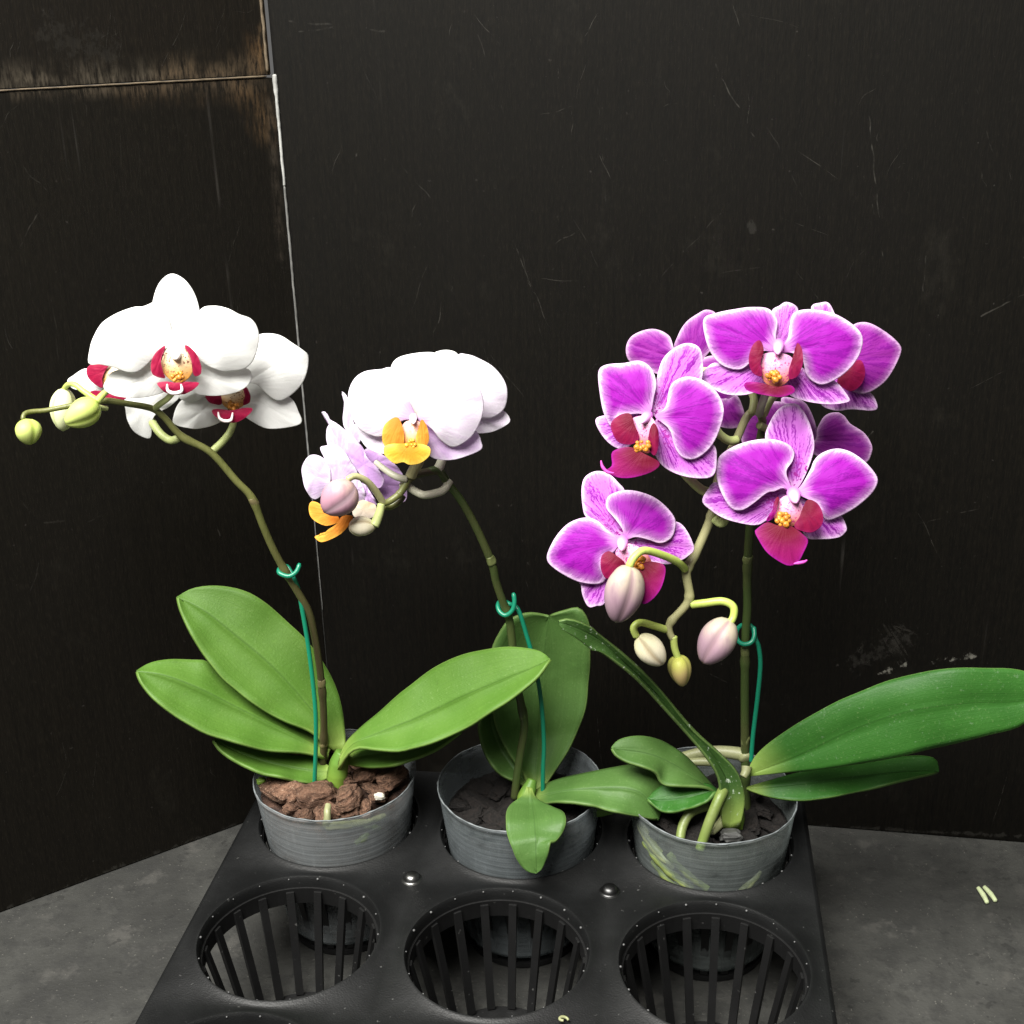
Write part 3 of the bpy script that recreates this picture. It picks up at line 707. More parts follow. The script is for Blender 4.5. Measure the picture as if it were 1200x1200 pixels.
# ------------------------------------------------------------------ pots
def pot_mat(name, col, clear):
    t = NT(name); co = t.coord(); z = t.n('ShaderNodeSeparateXYZ'); t.l(co, z.inputs[0])
    rings = t.math('SINE', t.math('ADD', t.math('MULTIPLY', z.outputs[2], 4200.), t.math('MULTIPLY', t.noise(co, 60., 2.), 5.)))
    blot = t.noise(co, 55., 4., .6); streak = t.noise(t.scale(co, (500, 500, 25)), 1., 3.)
    c = t.mix(t.step(blot, .3, .7), tuple(v*.7 for v in col), col)
    c = t.mix(t.math('MULTIPLY', t.step(streak, .52, .75), .2), c, tuple(min(1, v*1.5) for v in col))
    c = t.mix(t.math('MULTIPLY', t.step(rings, -.4, 1.), .10), c, tuple(v*.5 for v in col))
    p = t.pr(c, t.math('ADD', .36, t.math('MULTIPLY', blot, .3)), .35, t.bump(t.math('ADD', t.math('MULTIPLY', rings, .4), streak), .12, .0003))
    tl = t.n('ShaderNodeBsdfTranslucent'); t.l(c, tl.inputs[0]); p = t.shmix(.5, p, tl.outputs[0])
    tp = t.n('ShaderNodeBsdfTransparent'); tp.inputs[0].default_value = (.9, .93, .93, 1)
    low = t.math('MULTIPLY', t.step(z.outputs[2], -.025, .02), -.10)
    lat = t.noise(t.scale(co, (70, 70, 420)), 1., 4., .6)
    f = t.math('ADD', t.math('ADD', clear, low), t.math('ADD', t.math('MULTIPLY', t.math('SUBTRACT', blot, .5), 1.1), t.math('MULTIPLY', t.math('SUBTRACT', lat, .5), .35)), clamp=True)
    return t.done(t.shmix(f, p, tp.outputs[0]))
POTS = []
def pot(i, label, rim_z, mat, subz, submat, lean=(0, 0)):
    c = tray(i*PXX, PYY)
    def P(r, a, z): return Vector((c.x+r*math.cos(a)+lean[0]*z, c.y+r*math.sin(a)+lean[1]*z, z))
    th = thing('plant_pot', Vector((c.x, c.y, FLOOR+.008)), label, 'pot', 'hazy clear plastic nursery pots')
    zb = FLOOR+.008; n = 96
    def rad(z): return .00016*math.sin(z*1900)+.0302+(.0392-.0302)*(z-zb)/(rim_z-zb)
    prof = [(rad(z), z) for z in np.linspace(zb, rim_z-.003, 60)] + [(rad(rim_z)+.0001, rim_z-.0020), (rad(rim_z)+.0005, rim_z-.0012), (rad(rim_z)+.0006, rim_z)]
    verts, faces = [], []
    for (r, z) in prof:
        for k in range(n):
            a = 2*math.pi*k/n
            zz = z + (.0006*mnoise.noise(Vector((math.cos(a)*3, math.sin(a)*3, i*5.3))) if z > rim_z-.004 else 0)
            rr = r*(1+.008*mnoise.noise(Vector((math.cos(a)*1.5, math.sin(a)*1.5, i*9+z*20))))
            verts.append(P(rr, a, zz)-Vector((0, 0, 0)))
    for q in range(len(prof)-1):
        for k in range(n): k2 = (k+1) % n; faces.append((q*n+k, q*n+k2, (q+1)*n+k2, (q+1)*n+k))
    faces.append(tuple(range(n-1, -1, -1)))
    obj('pot_wall', verts, faces, mat, th, solid=.0005)
    # the rolled rim, whiter than the wall
    rp = [P(rad(rim_z)+.0006, 2*math.pi*k/90, rim_z+.0002+.0006*mnoise.noise(Vector((math.cos(2*math.pi*k/90)*3, math.sin(2*math.pi*k/90)*3, i*5.3)))) for k in range(91)]
    tube3('pot_rim', m_rim, th, rp, [.00034], n=220, sides=8, lump=.9)
    # packed substrate inside
    verts, faces = [], []
    zs = list(np.linspace(zb+.001, subz-.002, 8))
    for z in zs:
        for k in range(n):
            a = 2*math.pi*k/n; r = (rad(z)-.0018)*(1+.03*mnoise.noise(Vector((math.cos(a)*9, math.sin(a)*9, z*220))))
            verts.append(P(r, a, z))
    for rr in np.linspace(.94, .06, 12):
        for k in range(n):
            a = 2*math.pi*k/n; r = (rad(subz)-.002)*rr
            hh = .0030*mnoise.noise(Vector((r*math.cos(a)*190, r*math.sin(a)*190, i*3.)))+.0015*mnoise.noise(Vector((r*math.cos(a)*500, r*math.sin(a)*500, i*3.)))
            verts.append(P(r, a, subz+hh-.0015))
    R_ = len(zs)+12
    for q in range(R_-1):
        for k in range(n): k2 = (k+1) % n; faces.append((q*n+k, q*n+k2, (q+1)*n+k2, (q+1)*n+k))
    faces.append(tuple((R_-1)*n+k for k in range(n)))
    s = obj('potting_mix', verts, faces, submat)
    POTS.append((c, rad, P)); return th, s, c, P, rad
m_rim = plain('frosted_pot_rim', (.15, .165, .17), .45, .3, .8, 260.)
RZ = .026
pot_a = pot_mat('hazy_pot', (.50, .53, .545), .70); pot_b = pot_mat('hazy_pot_dim', (.38, .42, .44), .72); pot_c = pot_mat('hazy_pot_clear', (.38, .42, .41), .76)
p1, s1, c1, P1, rad1 = pot(0, 'hazy plastic pot full of reddish bark, holding the white orchid', RZ, pot_a, .0200, m_bark_mid)
p2, s2, c2, P2, rad2 = pot(1, 'hazy plastic pot of dark mix in the middle, behind a hanging leaf', RZ, pot_b, .0125, m_mix_dark)
p3, s3, c3, P3, rad3 = pot(2, 'hazy plastic pot with green roots showing through, holding the pink orchid', RZ, pot_c, .0125, m_mix_dark)
for s, w in ((s1, 'reddish bark mix filling the pot of the white orchid'), (s2, 'dark bark mix filling the middle pot'), (s3, 'dark damp mix filling the pot of the pink orchid')):
    tag(s, w, 'potting mix', kind='stuff')

# bark chips lying on top
def chip_mesh(seed, flat):
    rnd = random.Random(seed); bm = bmesh.new(); bmesh.ops.create_icosphere(bm, subdivisions=4, radius=1)
    sx, sy_, sz = rnd.uniform(1.0, 1.5), rnd.uniform(.6, .85), flat
    off = Vector((seed*3.1, seed*1.7, 0))
    for v in bm.verts:
        p = v.co.copy()
        q = Vector([math.copysign(abs(k)**.62, k) for k in p])
        lay = .06*math.sin(p.z*14+4*mnoise.noise(p*1.5+off))
        q *= 1+.28*mnoise.noise(p*1.2+off)+.16*mnoise.noise(p*2.9+off)+.07*mnoise.noise(p*7+off)+.04*mnoise.noise(p*17+off)+lay*.7
        v.co = Vector((q.x*sx, q.y*sy_, q.z*sz))
    me = bpy.data.meshes.new('bark_chip'); bm.to_mesh(me); bm.free()
    me.polygons.foreach_set('use_smooth', [True]*len(me.polygons)); return me
chips_red = [chip_mesh(k, .5+.1*(k % 3)) for k in range(6)]
chips_dark = [chip_mesh(20+k, .42) for k in range(5)]
for me in chips_red: me.materials.append(m_bark)
for me in chips_dark: me.materials.append(m_bark_dark)
def chip(me, p, size, rot, label, group):
    o = bpy.data.objects.new('bark_chip', me); COL.objects.link(o); o.location = p; o.scale = (size,)*3; o.rotation_euler = rot
    tag(o, label, 'bark chip', group); return o
def on_pot(pxy, z): return atZ(pxy, z)
rr = random.Random(3)
G1, G2, G3 = 'bark chips in the left pot', 'dark bark chips in the middle pot', 'dark bark chips in the right pot'
def rrot(k=.5): return (rr.uniform(-k, k), rr.uniform(-k, k), rr.uniform(0, 6.28))
named = [((575, 850), .0086, 'large pale reddish bark chip at the left rim of the left pot'),
         ((690, 880), .0086, 'large dark brown bark chip beside the green wire foot in the left pot'),
         ((808, 885), .0068, 'split upright bark chip in the front middle of the left pot'),
         ((862, 805), .0066, 'brown bark chip below the right-hand leaf of the white orchid'),
         ((955, 815), .0072, 'wide dark bark chip at the right rim of the left pot'),
         ((785, 815), .0046, 'lumpy pinkish bark chip right against the white orchid base')]
for q, (pp, s, lb) in enumerate(named):
    chip(chips_red[q], on_pot(px('K4', [pp])[0], .0255), s, rrot(.45), lb, G1)
chip(chips_red[2], atY(px('K4', [(658, 695)])[0], .540), .0075, (1.2, .3, .5), 'dark bark chip propped up behind the green wire of the white orchid', G1)
def scatter(c, rad, z, n, meshes, smin, smax, label, group, avoid=()):
    done = []; tries = 0
    while len(done) < n and tries < 4000:
        tries += 1
        a, r = rr.uniform(0, 6.28), .033*math.sqrt(rr.random()); p = Vector((c.x+r*math.cos(a), c.y+r*math.sin(a), z+rr.uniform(-.001, .001)))
        s = rr.uniform(smin, smax)
        if r+s*1.5 > .0368 or any((p-q).length < .8*(s+t) for q, t in done+list(avoid)): continue
        done.append((p, s)); chip(rr.choice(meshes), p, s, rrot(.55), label, group)
av = [(atZ(px('K4', [pp])[0], .0245), s) for pp, s, _ in named]
scatter(c1, rad1, .0220, 34, chips_red, .0036, .0060, 'small reddish brown bark chip between the larger chips in the left pot', G1, av)
scatter(c2, rad2, .0125, 34, chips_dark, .0042, .0085, 'near black bark chip lying in the middle pot', G2)
scatter(c3, rad3, .0135, 26, chips_dark, .0045, .0085, 'black damp bark chip lying in the pot of the pink orchid', G3)
def lump(name, p, s, mat, label, cat):
    me = chip_mesh(50+int(s*1e5) % 17, .7); me.materials.append(mat); o = bpy.data.objects.new(name, me); COL.objects.link(o)
    o.location = p; o.scale = (s,)*3; tag(o, label, cat); return o
lump('perlite_grain', atZ(px('K4', [(915, 880)])[0], .030), .0020, m_perlite, 'tiny white grain among the bark at the right of the left pot', 'perlite grain')
lump('moss_bit', atZ(px('K4', [(499, 826)])[0], .0265), .0022, m_crown, 'small lime green bit at the left rim of the left pot', 'moss')
lump('stone', atZ(px('K6', [(408, 598)])[0], .018), .0036, plain('grey_stone', (.045, .045, .043), .6), 'small grey stone at the front of the pot of the pink orchid', 'stone')

# ------------------------------------------------------------------ flowers
def facing(C, dx=0., dz=0.):
    n = (CAM-C).normalized() + Vector((dx, 0, dz)); return n.normalized()
OFF = {'dorsal': (-.0010, .0022, .001), 'sepal': (-.0005, .0020, .002), 'petal': (.0022, .0036, .002), 'back': (-.002, .002, .002),
       'side_lobe': (.0085, .0014, 0), 'mid_lobe': (.0105, .0014, 0), 'throat': (.0062, .0022, 0)}
NM = {'dorsal': 'sepal', 'sepal': 'sepal', 'petal': 'petal', 'back': 'petal', 'side_lobe': 'lip_side_lobe', 'mid_lobe': 'lip_mid_lobe', 'throat': 'lip_throat'}
def flower(plant, crop, centre, Y, mats, parts, face=(0, 0), column=None, callus=None, cirri=None, label=None, dz=0.):
    c2_ = px(crop, [centre])[0]; C = atY(c2_, Y); n = facing(C, *face)
    f = empty('flower', C, plant); flat = .5 if crop == 'Z5' else 1.
    if label: f['label'] = label
    for q, part in enumerate(parts):
        kind, outline = part[0], part[1]; kw = dict(part[2]) if len(part) > 2 else {}
        off, bul, bend = OFF[kind]; mat = kw.pop('mat', None) or mats[kind]
        off = kw.pop('off', off)+dz; bul = kw.pop('bulge', bul)*flat; bend = kw.pop('bend', bend)
        base = px(crop, [kw.pop('base')])[0] if 'base' in kw else c2_
        ctr = px(crop, [kw.pop('ctr')])[0] if 'ctr' in kw else None
        small = kind in ('side_lobe', 'mid_lobe', 'throat')
        sheet(NM[kind], mat, f, px(crop, outline), base, C, n, off, bul, bend, kw.pop('ruffle', .00015 if small else .00045), .0006, ctr, rib=.0001 if small else .00028, N=48 if small else 84, seed=q*1.7+Y*90)
    def P(p2, lift): 
        p, d = at_plane(px(crop, [p2])[0], C, n); return p-d*lift
    S = (C-CAM).length/F_PX/CROP[crop][2]
    if column:
        a, b, r, mat = column; bud3('column', mat, f, P(a, .002), P(b, .0125), r*S, seams=2, groove=.05, taper=.62, n=12, sides=20)
    if callus:
        p, r, mat = callus
        verts, faces = [], []
        for k in range(14):
            bm = bmesh.new(); bmesh.ops.create_icosphere(bm, subdivisions=2, radius=r*S*random.uniform(.20, .40))
            o = P((p[0]+random.uniform(-.75, .75)*r, p[1]+random.uniform(-.6, .6)*r), .0108+random.uniform(0, .001)); b = len(verts)
            for v in bm.verts: verts.append(o+v.co*(1+.25*mnoise.noise(v.co*900)))
            for fc in bm.faces: faces.append(tuple(b+v.index for v in fc.verts))
            bm.free()
        obj('callus', verts, faces, mat, f, attrs={'vt': [random.random() for _ in verts]})
    if cirri:
        pts, mat, r = cirri; tube3('lip_tendril', mat, f, [P(p, .0135) for p in pts], [r*.4, r, r, r*.4], sides=8)
    return f
WH = {'dorsal': m_white_petal, 'sepal': m_white_petal, 'petal': m_white_petal, 'back': m_white_petal, 'side_lobe': m_ruby, 'mid_lobe': m_ruby, 'throat': m_throat_white}
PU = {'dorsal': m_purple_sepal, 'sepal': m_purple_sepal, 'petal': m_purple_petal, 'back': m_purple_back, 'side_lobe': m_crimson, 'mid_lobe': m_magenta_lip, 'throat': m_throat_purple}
LI = {'dorsal': m_lilac_petal, 'sepal': m_lilac_petal, 'petal': m_lilac_petal, 'back': m_lilac_side, 'side_lobe': m_orange, 'mid_lobe': m_yellow_lip, 'throat': m_throat_orange}
LF = dict(LI, dorsal=m_lilac_shade, sepal=m_lilac_shade, petal=m_lilac_shade, back=m_lilac_deep_shade)  # side flower: shade from the front flower painted into its petal colours

# ---- white orchid (left)
w = thing('orchid_plant', Vector((c1.x, c1.y, .022)), 'white orchid with red lips and green buds, arching over the left pot', 'orchid')
K = 'K1'
def z1(pts): return [((80+x/8)*3, (310+y/8-300)*3) for x, y in pts]
flower(w, K, (618, 385), .500, WH, [
    ('dorsal', [(620, 380), (550, 310), (530, 240), (537, 160), (560, 95), (600, 63), (645, 80), (680, 125), (700, 185), (702, 250), (680, 310)], dict(off=.0022, bulge=.0012)),
    ('sepal', [(620, 400), (560, 360), (480, 385), (400, 405), (375, 435), (366, 465), (400, 490), (470, 499), (540, 490), (590, 470), (622, 440)]),
    ('sepal', [(625, 400), (690, 350), (740, 380), (800, 395), (850, 392), (880, 405), (880, 440), (850, 470), (790, 488), (730, 490), (685, 480), (645, 440)]),
    ('petal', z1([(860, 330), (790, 355), (700, 395), (620, 400), (500, 440), (400, 490), (310, 560), (235, 690), (203, 800), (195, 930), (300, 935), (430, 965), (540, 1005), (640, 1005), (720, 950), (810, 860), (910, 790), (985, 740), (960, 560)]), dict(bulge=.0060)),
    ('petal', [(640, 360), (665, 270), (705, 190), (750, 176), (800, 185), (840, 205), (880, 220), (903, 250), (910, 290), (900, 340), (880, 380), (850, 398), (820, 402), (780, 404), (730, 385), (690, 360)], dict(bulge=.0060)),
    ('throat', [(580, 340), (600, 318), (630, 310), (655, 325), (672, 370), (675, 410), (650, 440), (625, 447), (600, 435), (575, 410), (568, 380)], dict(base=(625, 300))),
    ('side_lobe', [(581, 316), (550, 338), (533, 370), (533, 408), (550, 424), (580, 428), (571, 400), (567, 360)], dict(base=(585, 300))),
    ('side_lobe', [(650, 314), (672, 325), (695, 355), (707, 390), (705, 415), (685, 421), (676, 395), (671, 360)], dict(base=(645, 300))),
    ('mid_lobe', [(553, 448), (580, 443), (620, 446), (660, 443), (699, 447), (685, 465), (660, 480), (640, 485), (590, 482), (565, 466)], dict(base=(625, 430)))],
    column=((618, 330), (620, 362), 20, m_col_white), callus=((625, 425), 26, m_callus_or),
    cirri=([(588, 450), (590, 472), (606, 482), (630, 480), (640, 470), (636, 450)], m_cirrus, .0008), label='largest white flower, facing forward with a red and yellow lip')
flower(w, K, (405, 440), .525, WH, [
    ('dorsal', [(400, 440), (350, 380), (350, 320), (390, 290), (430, 320), (440, 390)]),
    ('sepal', [(238, 440), (258, 420), (305, 396), (345, 420), (400, 440), (390, 470), (340, 480), (280, 472), (252, 462)]),
    ('sepal', [(440, 500), (443, 545), (450, 580), (475, 620), (526, 641), (534, 600), (545, 560), (600, 525), (630, 490), (560, 470), (480, 460)]),
    ('side_lobe', [(305, 400), (320, 382), (350, 377), (388, 378), (372, 400), (360, 430), (360, 463), (330, 447), (310, 425)], dict(base=(400, 400), off=.006)),
    ('throat', [(372, 400), (385, 380), (420, 385), (440, 420), (420, 460), (375, 470), (358, 440)], dict(base=(430, 380), off=.004)),
    ('mid_lobe', [(320, 476), (350, 474), (400, 484), (445, 497), (420, 508), (360, 505), (328, 492)], dict(base=(400, 460), off=.007))],
    face=(-.35, 0), label='white flower half hidden at the left, showing a red lip lobe')
flower(w, K, (815, 460), .522, WH, [
    ('dorsal', [(815, 450), (770, 400), (770, 330), (815, 290), (850, 330), (850, 400)]),
    ('petal', [(800, 450), (740, 420), (680, 430), (632, 490), (650, 508), (690, 508), (730, 490), (790, 475)]),
    ('petal', [(820, 450), (850, 370), (880, 310), (908, 280), (940, 273), (985, 280), (1030, 308), (1070, 335), (1083, 352), (1080, 400), (1060, 450), (1020, 490), (980, 508), (945, 490), (900, 450), (860, 450)], dict(bulge=.006)),
    ('sepal', [(820, 470), (870, 440), (920, 440), (970, 480), (1025, 502), (1050, 550), (1058, 588), (1000, 604), (940, 606), (895, 586), (850, 550)]),
    ('sepal', [(608, 580), (622, 530), (650, 500), (700, 495), (750, 500), (810, 480), (800, 540), (770, 585), (700, 606), (650, 603), (620, 594)]),
    ('throat', [(770, 490), (800, 470), (850, 462), (864, 490), (860, 520), (830, 538), (810, 541), (785, 522)], dict(base=(815, 450))),
    ('side_lobe', [(724, 490), (745, 483), (772, 486), (778, 520), (748, 519), (730, 507)], dict(base=(780, 470))),
    ('side_lobe', [(855, 460), (868, 465), (880, 492), (876, 515), (855, 522), (862, 490)], dict(base=(855, 455))),
    ('mid_lobe', [(745, 545), (770, 538), (810, 543), (850, 536), (888, 537), (870, 562), (830, 584), (790, 580), (760, 566)], dict(base=(815, 520)))],
    column=((815, 450), (815, 472), 16, m_col_white), callus=((818, 525), 20, m_callus_or),
    cirri=([(767, 548), (772, 570), (790, 580), (812, 576), (818, 550)], m_cirrus, .0007), label='white flower at the right, partly behind the largest one')
stem1 = px('K1', [(80, 580), (85, 556), (110, 547), (160, 543), (230, 530), (300, 518), (370, 508), (440, 518), (530, 535), (575, 565), (640, 635), (740, 690), (830, 790), (885, 850), (925, 950), (960, 1030)]) + \
    px('K4', [(575, 75), (620, 150), (665, 230), (685, 310), (700, 400), (712, 500), (718, 600), (718, 700), (712, 800)])
tube('flower_stem', m_stem_olive, w, stem1, [.484, .490, .497, .503, .507, .512, .518, .524, .528, .532], [0.00090, 0.00126, 0.00153, 0.00162, 0.00171, 0.00171, 0.00171, 0.00180], nodes=(.27, .42, .56, .82, .92))
bracts(w, m_bract, stem1, [.484, .490, .497, .503, .507, .512, .518, .524, .528, .532], .00171, (.42, .57, .80, .93))
tube('flower_stalk', m_ped_green, w, px(K, [(538, 542), (560, 522), (590, 500), (615, 470)]), [.5045, .500, .502], [.0014, .0012])
tube('flower_stalk', m_ped_green, w, px(K, [(745, 688), (780, 655), (808, 620), (822, 580), (826, 530)]), [.513, .516, .526], [.0017, .0014])
tube('flower_stalk', m_ped_green, w, px(K, [(628, 640), (600, 648), (570, 630), (545, 600), (520, 560), (470, 500)]), [.511, .515, .530], [.0017, .0018, .0013])
bud('bud', m_bud_green, w, px('Z2', [(925, 415)])[0], px('Z2', [(610, 615)])[0], .493, .487, 16.0, twist=.5, taper=.8, roll=.8)
tube('bud_stalk', m_ped_lime, w, px('Z2', [(1005, 305), (960, 345), (905, 410)]), [.497, .495, .492], [.0012, .0016])
tube('bud_stalk', m_ped_green, w, px('Z2', [(1010, 470), (960, 465), (900, 450)]), [.499, .496], [.0010, .0012])
bud('bud', m_bud_pale, w, px('Z2', [(600, 275)])[0], px('Z2', [(590, 685)])[0], .512, .508, 14.5, taper=.9)
tube('bud_stalk', m_ped_lime, w, px('Z2', [(600, 290), (640, 245), (700, 245), (780, 305), (850, 355), (920, 400)]), [.512, .505, .500], [.0011, .0013])
bud('bud', m_bud_green, w, px('Z2', [(240, 565)])[0], px('Z2', [(285, 812)])[0], .484, .482, 14.0, taper=.85, roll=.4)
YB = c1.y
leaf('leaf', m_leaf_bright, w, px('K4', [(722, 700), (670, 652), (580, 615), (480, 560), (390, 490), (310, 400), (250, 310), (215, 230), (203, 178)]),
     px('K4', [(760, 720), (720, 640), (650, 545), (540, 425), (420, 322), (300, 228), (203, 178)]),
     px('K4', [(795, 715), (792, 660), (780, 560), (750, 470), (690, 370), (610, 280), (520, 205), (430, 155), (340, 140), (260, 148), (203, 178)]), [YB+.004, YB+.012, YB+.020], -.012, .012, arch=.002)
leaf('leaf', m_leaf_bright, w, px('K4', [(730, 750), (650, 728), (520, 718), (400, 690), (300, 655), (200, 600), (120, 540), (75, 480), (60, 440)]),
     px('K4', [(735, 735), (640, 680), (520, 620), (400, 560), (280, 500), (160, 455), (60, 440)]),
     px('K4', [(740, 715), (640, 640), (520, 545), (400, 465), (310, 408), (260, 402), (180, 400), (110, 412), (60, 440)]), [YB+.003, YB, YB-.004], -.016, .014, arch=.002)
leaf('leaf', m_leaf_bright, w, px('K4', [(745, 810), (690, 834), (640, 830), (560, 812), (500, 800), (430, 770), (360, 725), (328, 683)]),
     px('K4', [(745, 795), (650, 785), (560, 768), (450, 735), (328, 683)]),
     px('K4', [(745, 780), (650, 725), (500, 690), (400, 675), (328, 683)]), [YB-.002, YB-.004, YB-.004], -.012, .014)
def k45(a, b): return px('K4', a)+px('K5', b)
leaf('leaf', m_leaf_bright, w, k45([(775, 745), (800, 690), (850, 640), (920, 580), (1000, 510)], [(0, 395), (100, 320), (200, 275), (300, 253), (400, 248), (480, 262), (522, 292)]),
     k45([(772, 765), (820, 697), (900, 662), (1000, 622)], [(0, 522), (100, 475), (200, 427), (380, 352), (440, 330), (522, 292)]),
     k45([(770, 790), (800, 735), (840, 710), (900, 716), (980, 722)], [(0, 625), (100, 595), (200, 555), (300, 490), (390, 430), (470, 365), (522, 292)]), [YB-.009, YB-.018, YB-.030], .014, -.018, arch=.001)
leaf('leaf', m_leaf_bright, w, k45([(790, 735), (900, 690), (1050, 650)], [(100, 560), (190, 563)]),
     k45([(790, 750), (900, 735), (1050, 715)], [(60, 600), (190, 563)]),
     k45([(795, 768), (870, 778), (950, 775)], [(0, 668), (100, 628), (190, 563)]), [YB-.002, YB-.010, YB-.018], .016, -.010)
tube('crown', m_crown, w, px('K4', [(762, 840), (767, 790), (776, 750), (786, 722)]), [YB-.006, YB-.004], [.0048, .0052, .0048, .0034])
def hug(P_, a0, a1, z0, z1, rfun, gap=.0026, n=9):
    return [P_(rfun(z)-gap, a, z) for a, z in zip(np.linspace(a0, a1, n), np.linspace(z0, z1, n))]
tube3('aerial_root', m_root, w, [P1(.030, -1.55, .0285), P1(.0345, -1.55, .0270)]+hug(P1, -1.56, -.75, .0215, .0180, rad1, .0023), [.0016, .0019, .0020, .0017, .0012], lump=.25)
tube3('aerial_root', m_root_green, w, hug(P1, -1.22, -1.02, .0085, .0120, rad1, .0019), [.0016, .0022, .0018], lump=.4)
tube3('aerial_root', m_root_green, w, hug(P1, -1.10, -.85, .0185, .0120, rad1, .0021), [.0012, .0018, .0012], lump=.3)

# ---- pale lilac orchid (middle)
l = thing('orchid_plant', Vector((c2.x, c2.y, .014)), 'pale lilac orchid with orange lips, arching left over the middle pot', 'orchid')
K = 'K2'
flower(l, K, (625, 405), .488, LI, [
    ('dorsal', [(625, 405), (575, 310), (510, 200), (512, 165), (530, 130), (570, 108), (650, 93), (720, 96), (745, 130), (745, 200), (700, 310)], dict(mat=m_white_petal)),
    ('sepal', [(625, 420), (520, 440), (420, 440), (345, 430), (360, 470), (378, 510), (410, 545), (470, 566), (520, 560), (590, 500)]),
    ('sepal', [(625, 420), (690, 430), (760, 400), (850, 420), (915, 465), (935, 512), (935, 546), (860, 580), (790, 596), (720, 590), (680, 560), (640, 500)], dict(mat=m_lilac_side)),
    ('petal', [(625, 390), (560, 250), (512, 168), (470, 172), (390, 183), (340, 220), (315, 280), (318, 340), (335, 400), (365, 450), (420, 480), (470, 484), (520, 440), (570, 410)], dict(bulge=.006)),
    ('petal', [(640, 400), (670, 290), (740, 200), (840, 180), (915, 240), (945, 320), (940, 380), (925, 425), (890, 485), (830, 528), (790, 532), (745, 500), (705, 450), (670, 425)], dict(bulge=.007)),
    ('throat', [(565, 440), (590, 415), (640, 415), (660, 450), (655, 520), (610, 550), (565, 535), (552, 480)], dict(base=(620, 400))),
    ('side_lobe', [(545, 398), (510, 408), (480, 440), (472, 490), (484, 530), (520, 546), (562, 546), (574, 490), (566, 440)], dict(base=(560, 400))),
    ('side_lobe', [(657, 406), (645, 440), (632, 490), (640, 525), (675, 532), (690, 495), (680, 440)], dict(base=(655, 400))),
    ('mid_lobe', [(482, 535), (515, 522), (570, 520), (640, 520), (690, 535), (698, 556), (690, 580), (650, 610), (600, 618), (570, 605), (530, 612), (500, 590), (480, 565)], dict(base=(590, 530)))],
    column=((615, 385), (620, 425), 18, m_col_lilac), callus=((605, 520), 28, m_callus), label='largest pale lilac flower, facing forward with an orange lip')
flower(l, K, (800, 330), .510, LI, [
    ('dorsal', [(800, 330), (720, 220), (712, 110), (740, 86), (790, 83), (828, 105), (850, 180), (830, 270)], dict(mat=m_white_petal)),
    ('petal', [(800, 330), (800, 220), (825, 110), (870, 103), (920, 120), (990, 160), (1040, 220), (1057, 280), (1045, 350), (1000, 390), (950, 398), (880, 380)], dict(bulge=.006)),
    ('sepal', [(800, 340), (880, 380), (940, 390), (1000, 380), (1035, 364), (1065, 393), (1068, 420), (1030, 445), (975, 466), (905, 466), (840, 420)]),
    ('sepal', [(800, 340), (740, 360), (700, 420), (730, 480), (790, 470), (815, 400)])], label='pale flower tucked behind the largest one')
K = 'Z5'
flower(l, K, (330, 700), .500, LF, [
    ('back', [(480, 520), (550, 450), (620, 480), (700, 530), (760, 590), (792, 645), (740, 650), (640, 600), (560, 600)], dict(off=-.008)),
    ('back', [(540, 600), (610, 565), (650, 600), (740, 660), (790, 700), (822, 750), (815, 815), (780, 832), (730, 800), (660, 830), (600, 790), (555, 720)], dict(off=-.010, mat=m_lilac_deep_shade)),
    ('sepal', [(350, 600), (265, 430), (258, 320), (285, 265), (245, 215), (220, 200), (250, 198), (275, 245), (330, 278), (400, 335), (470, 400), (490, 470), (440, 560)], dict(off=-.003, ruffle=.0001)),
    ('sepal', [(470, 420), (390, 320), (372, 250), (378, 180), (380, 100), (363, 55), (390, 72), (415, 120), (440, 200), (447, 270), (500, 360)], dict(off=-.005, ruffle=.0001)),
    ('back', [(390, 420), (420, 395), (470, 410), (510, 450), (545, 520), (605, 580), (650, 645), (662, 668), (645, 722), (610, 732), (560, 690), (500, 640), (440, 560), (400, 480)], dict(off=.000, mat=m_lilac_deep_shade)),
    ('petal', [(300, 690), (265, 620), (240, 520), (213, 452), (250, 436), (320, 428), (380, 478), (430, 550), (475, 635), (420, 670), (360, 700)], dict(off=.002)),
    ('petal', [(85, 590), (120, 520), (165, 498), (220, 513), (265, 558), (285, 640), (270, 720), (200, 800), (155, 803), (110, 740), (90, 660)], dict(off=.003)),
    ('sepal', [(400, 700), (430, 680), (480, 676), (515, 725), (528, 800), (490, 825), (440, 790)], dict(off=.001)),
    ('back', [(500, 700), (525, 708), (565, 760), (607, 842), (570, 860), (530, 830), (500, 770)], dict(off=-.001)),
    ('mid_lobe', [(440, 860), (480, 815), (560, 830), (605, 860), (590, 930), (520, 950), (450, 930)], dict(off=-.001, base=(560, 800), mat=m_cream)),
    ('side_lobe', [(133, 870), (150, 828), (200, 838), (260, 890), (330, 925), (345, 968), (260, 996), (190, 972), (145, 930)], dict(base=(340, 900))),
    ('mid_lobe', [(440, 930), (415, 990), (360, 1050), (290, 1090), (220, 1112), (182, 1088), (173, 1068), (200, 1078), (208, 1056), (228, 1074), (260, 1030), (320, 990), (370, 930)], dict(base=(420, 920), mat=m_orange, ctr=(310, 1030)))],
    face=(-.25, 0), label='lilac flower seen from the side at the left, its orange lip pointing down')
K = 'K2'
stem2 = px(K, [(465, 802), (505, 790), (555, 752), (592, 695), (620, 668), (680, 652), (735, 645), (780, 705), (850, 800), (920, 930), (985, 1080)]) + \
    px('K5', [(320, 5), (345, 80), (370, 150), (385, 280), (400, 400), (413, 460), (425, 540), (410, 640), (398, 720), (388, 810)])
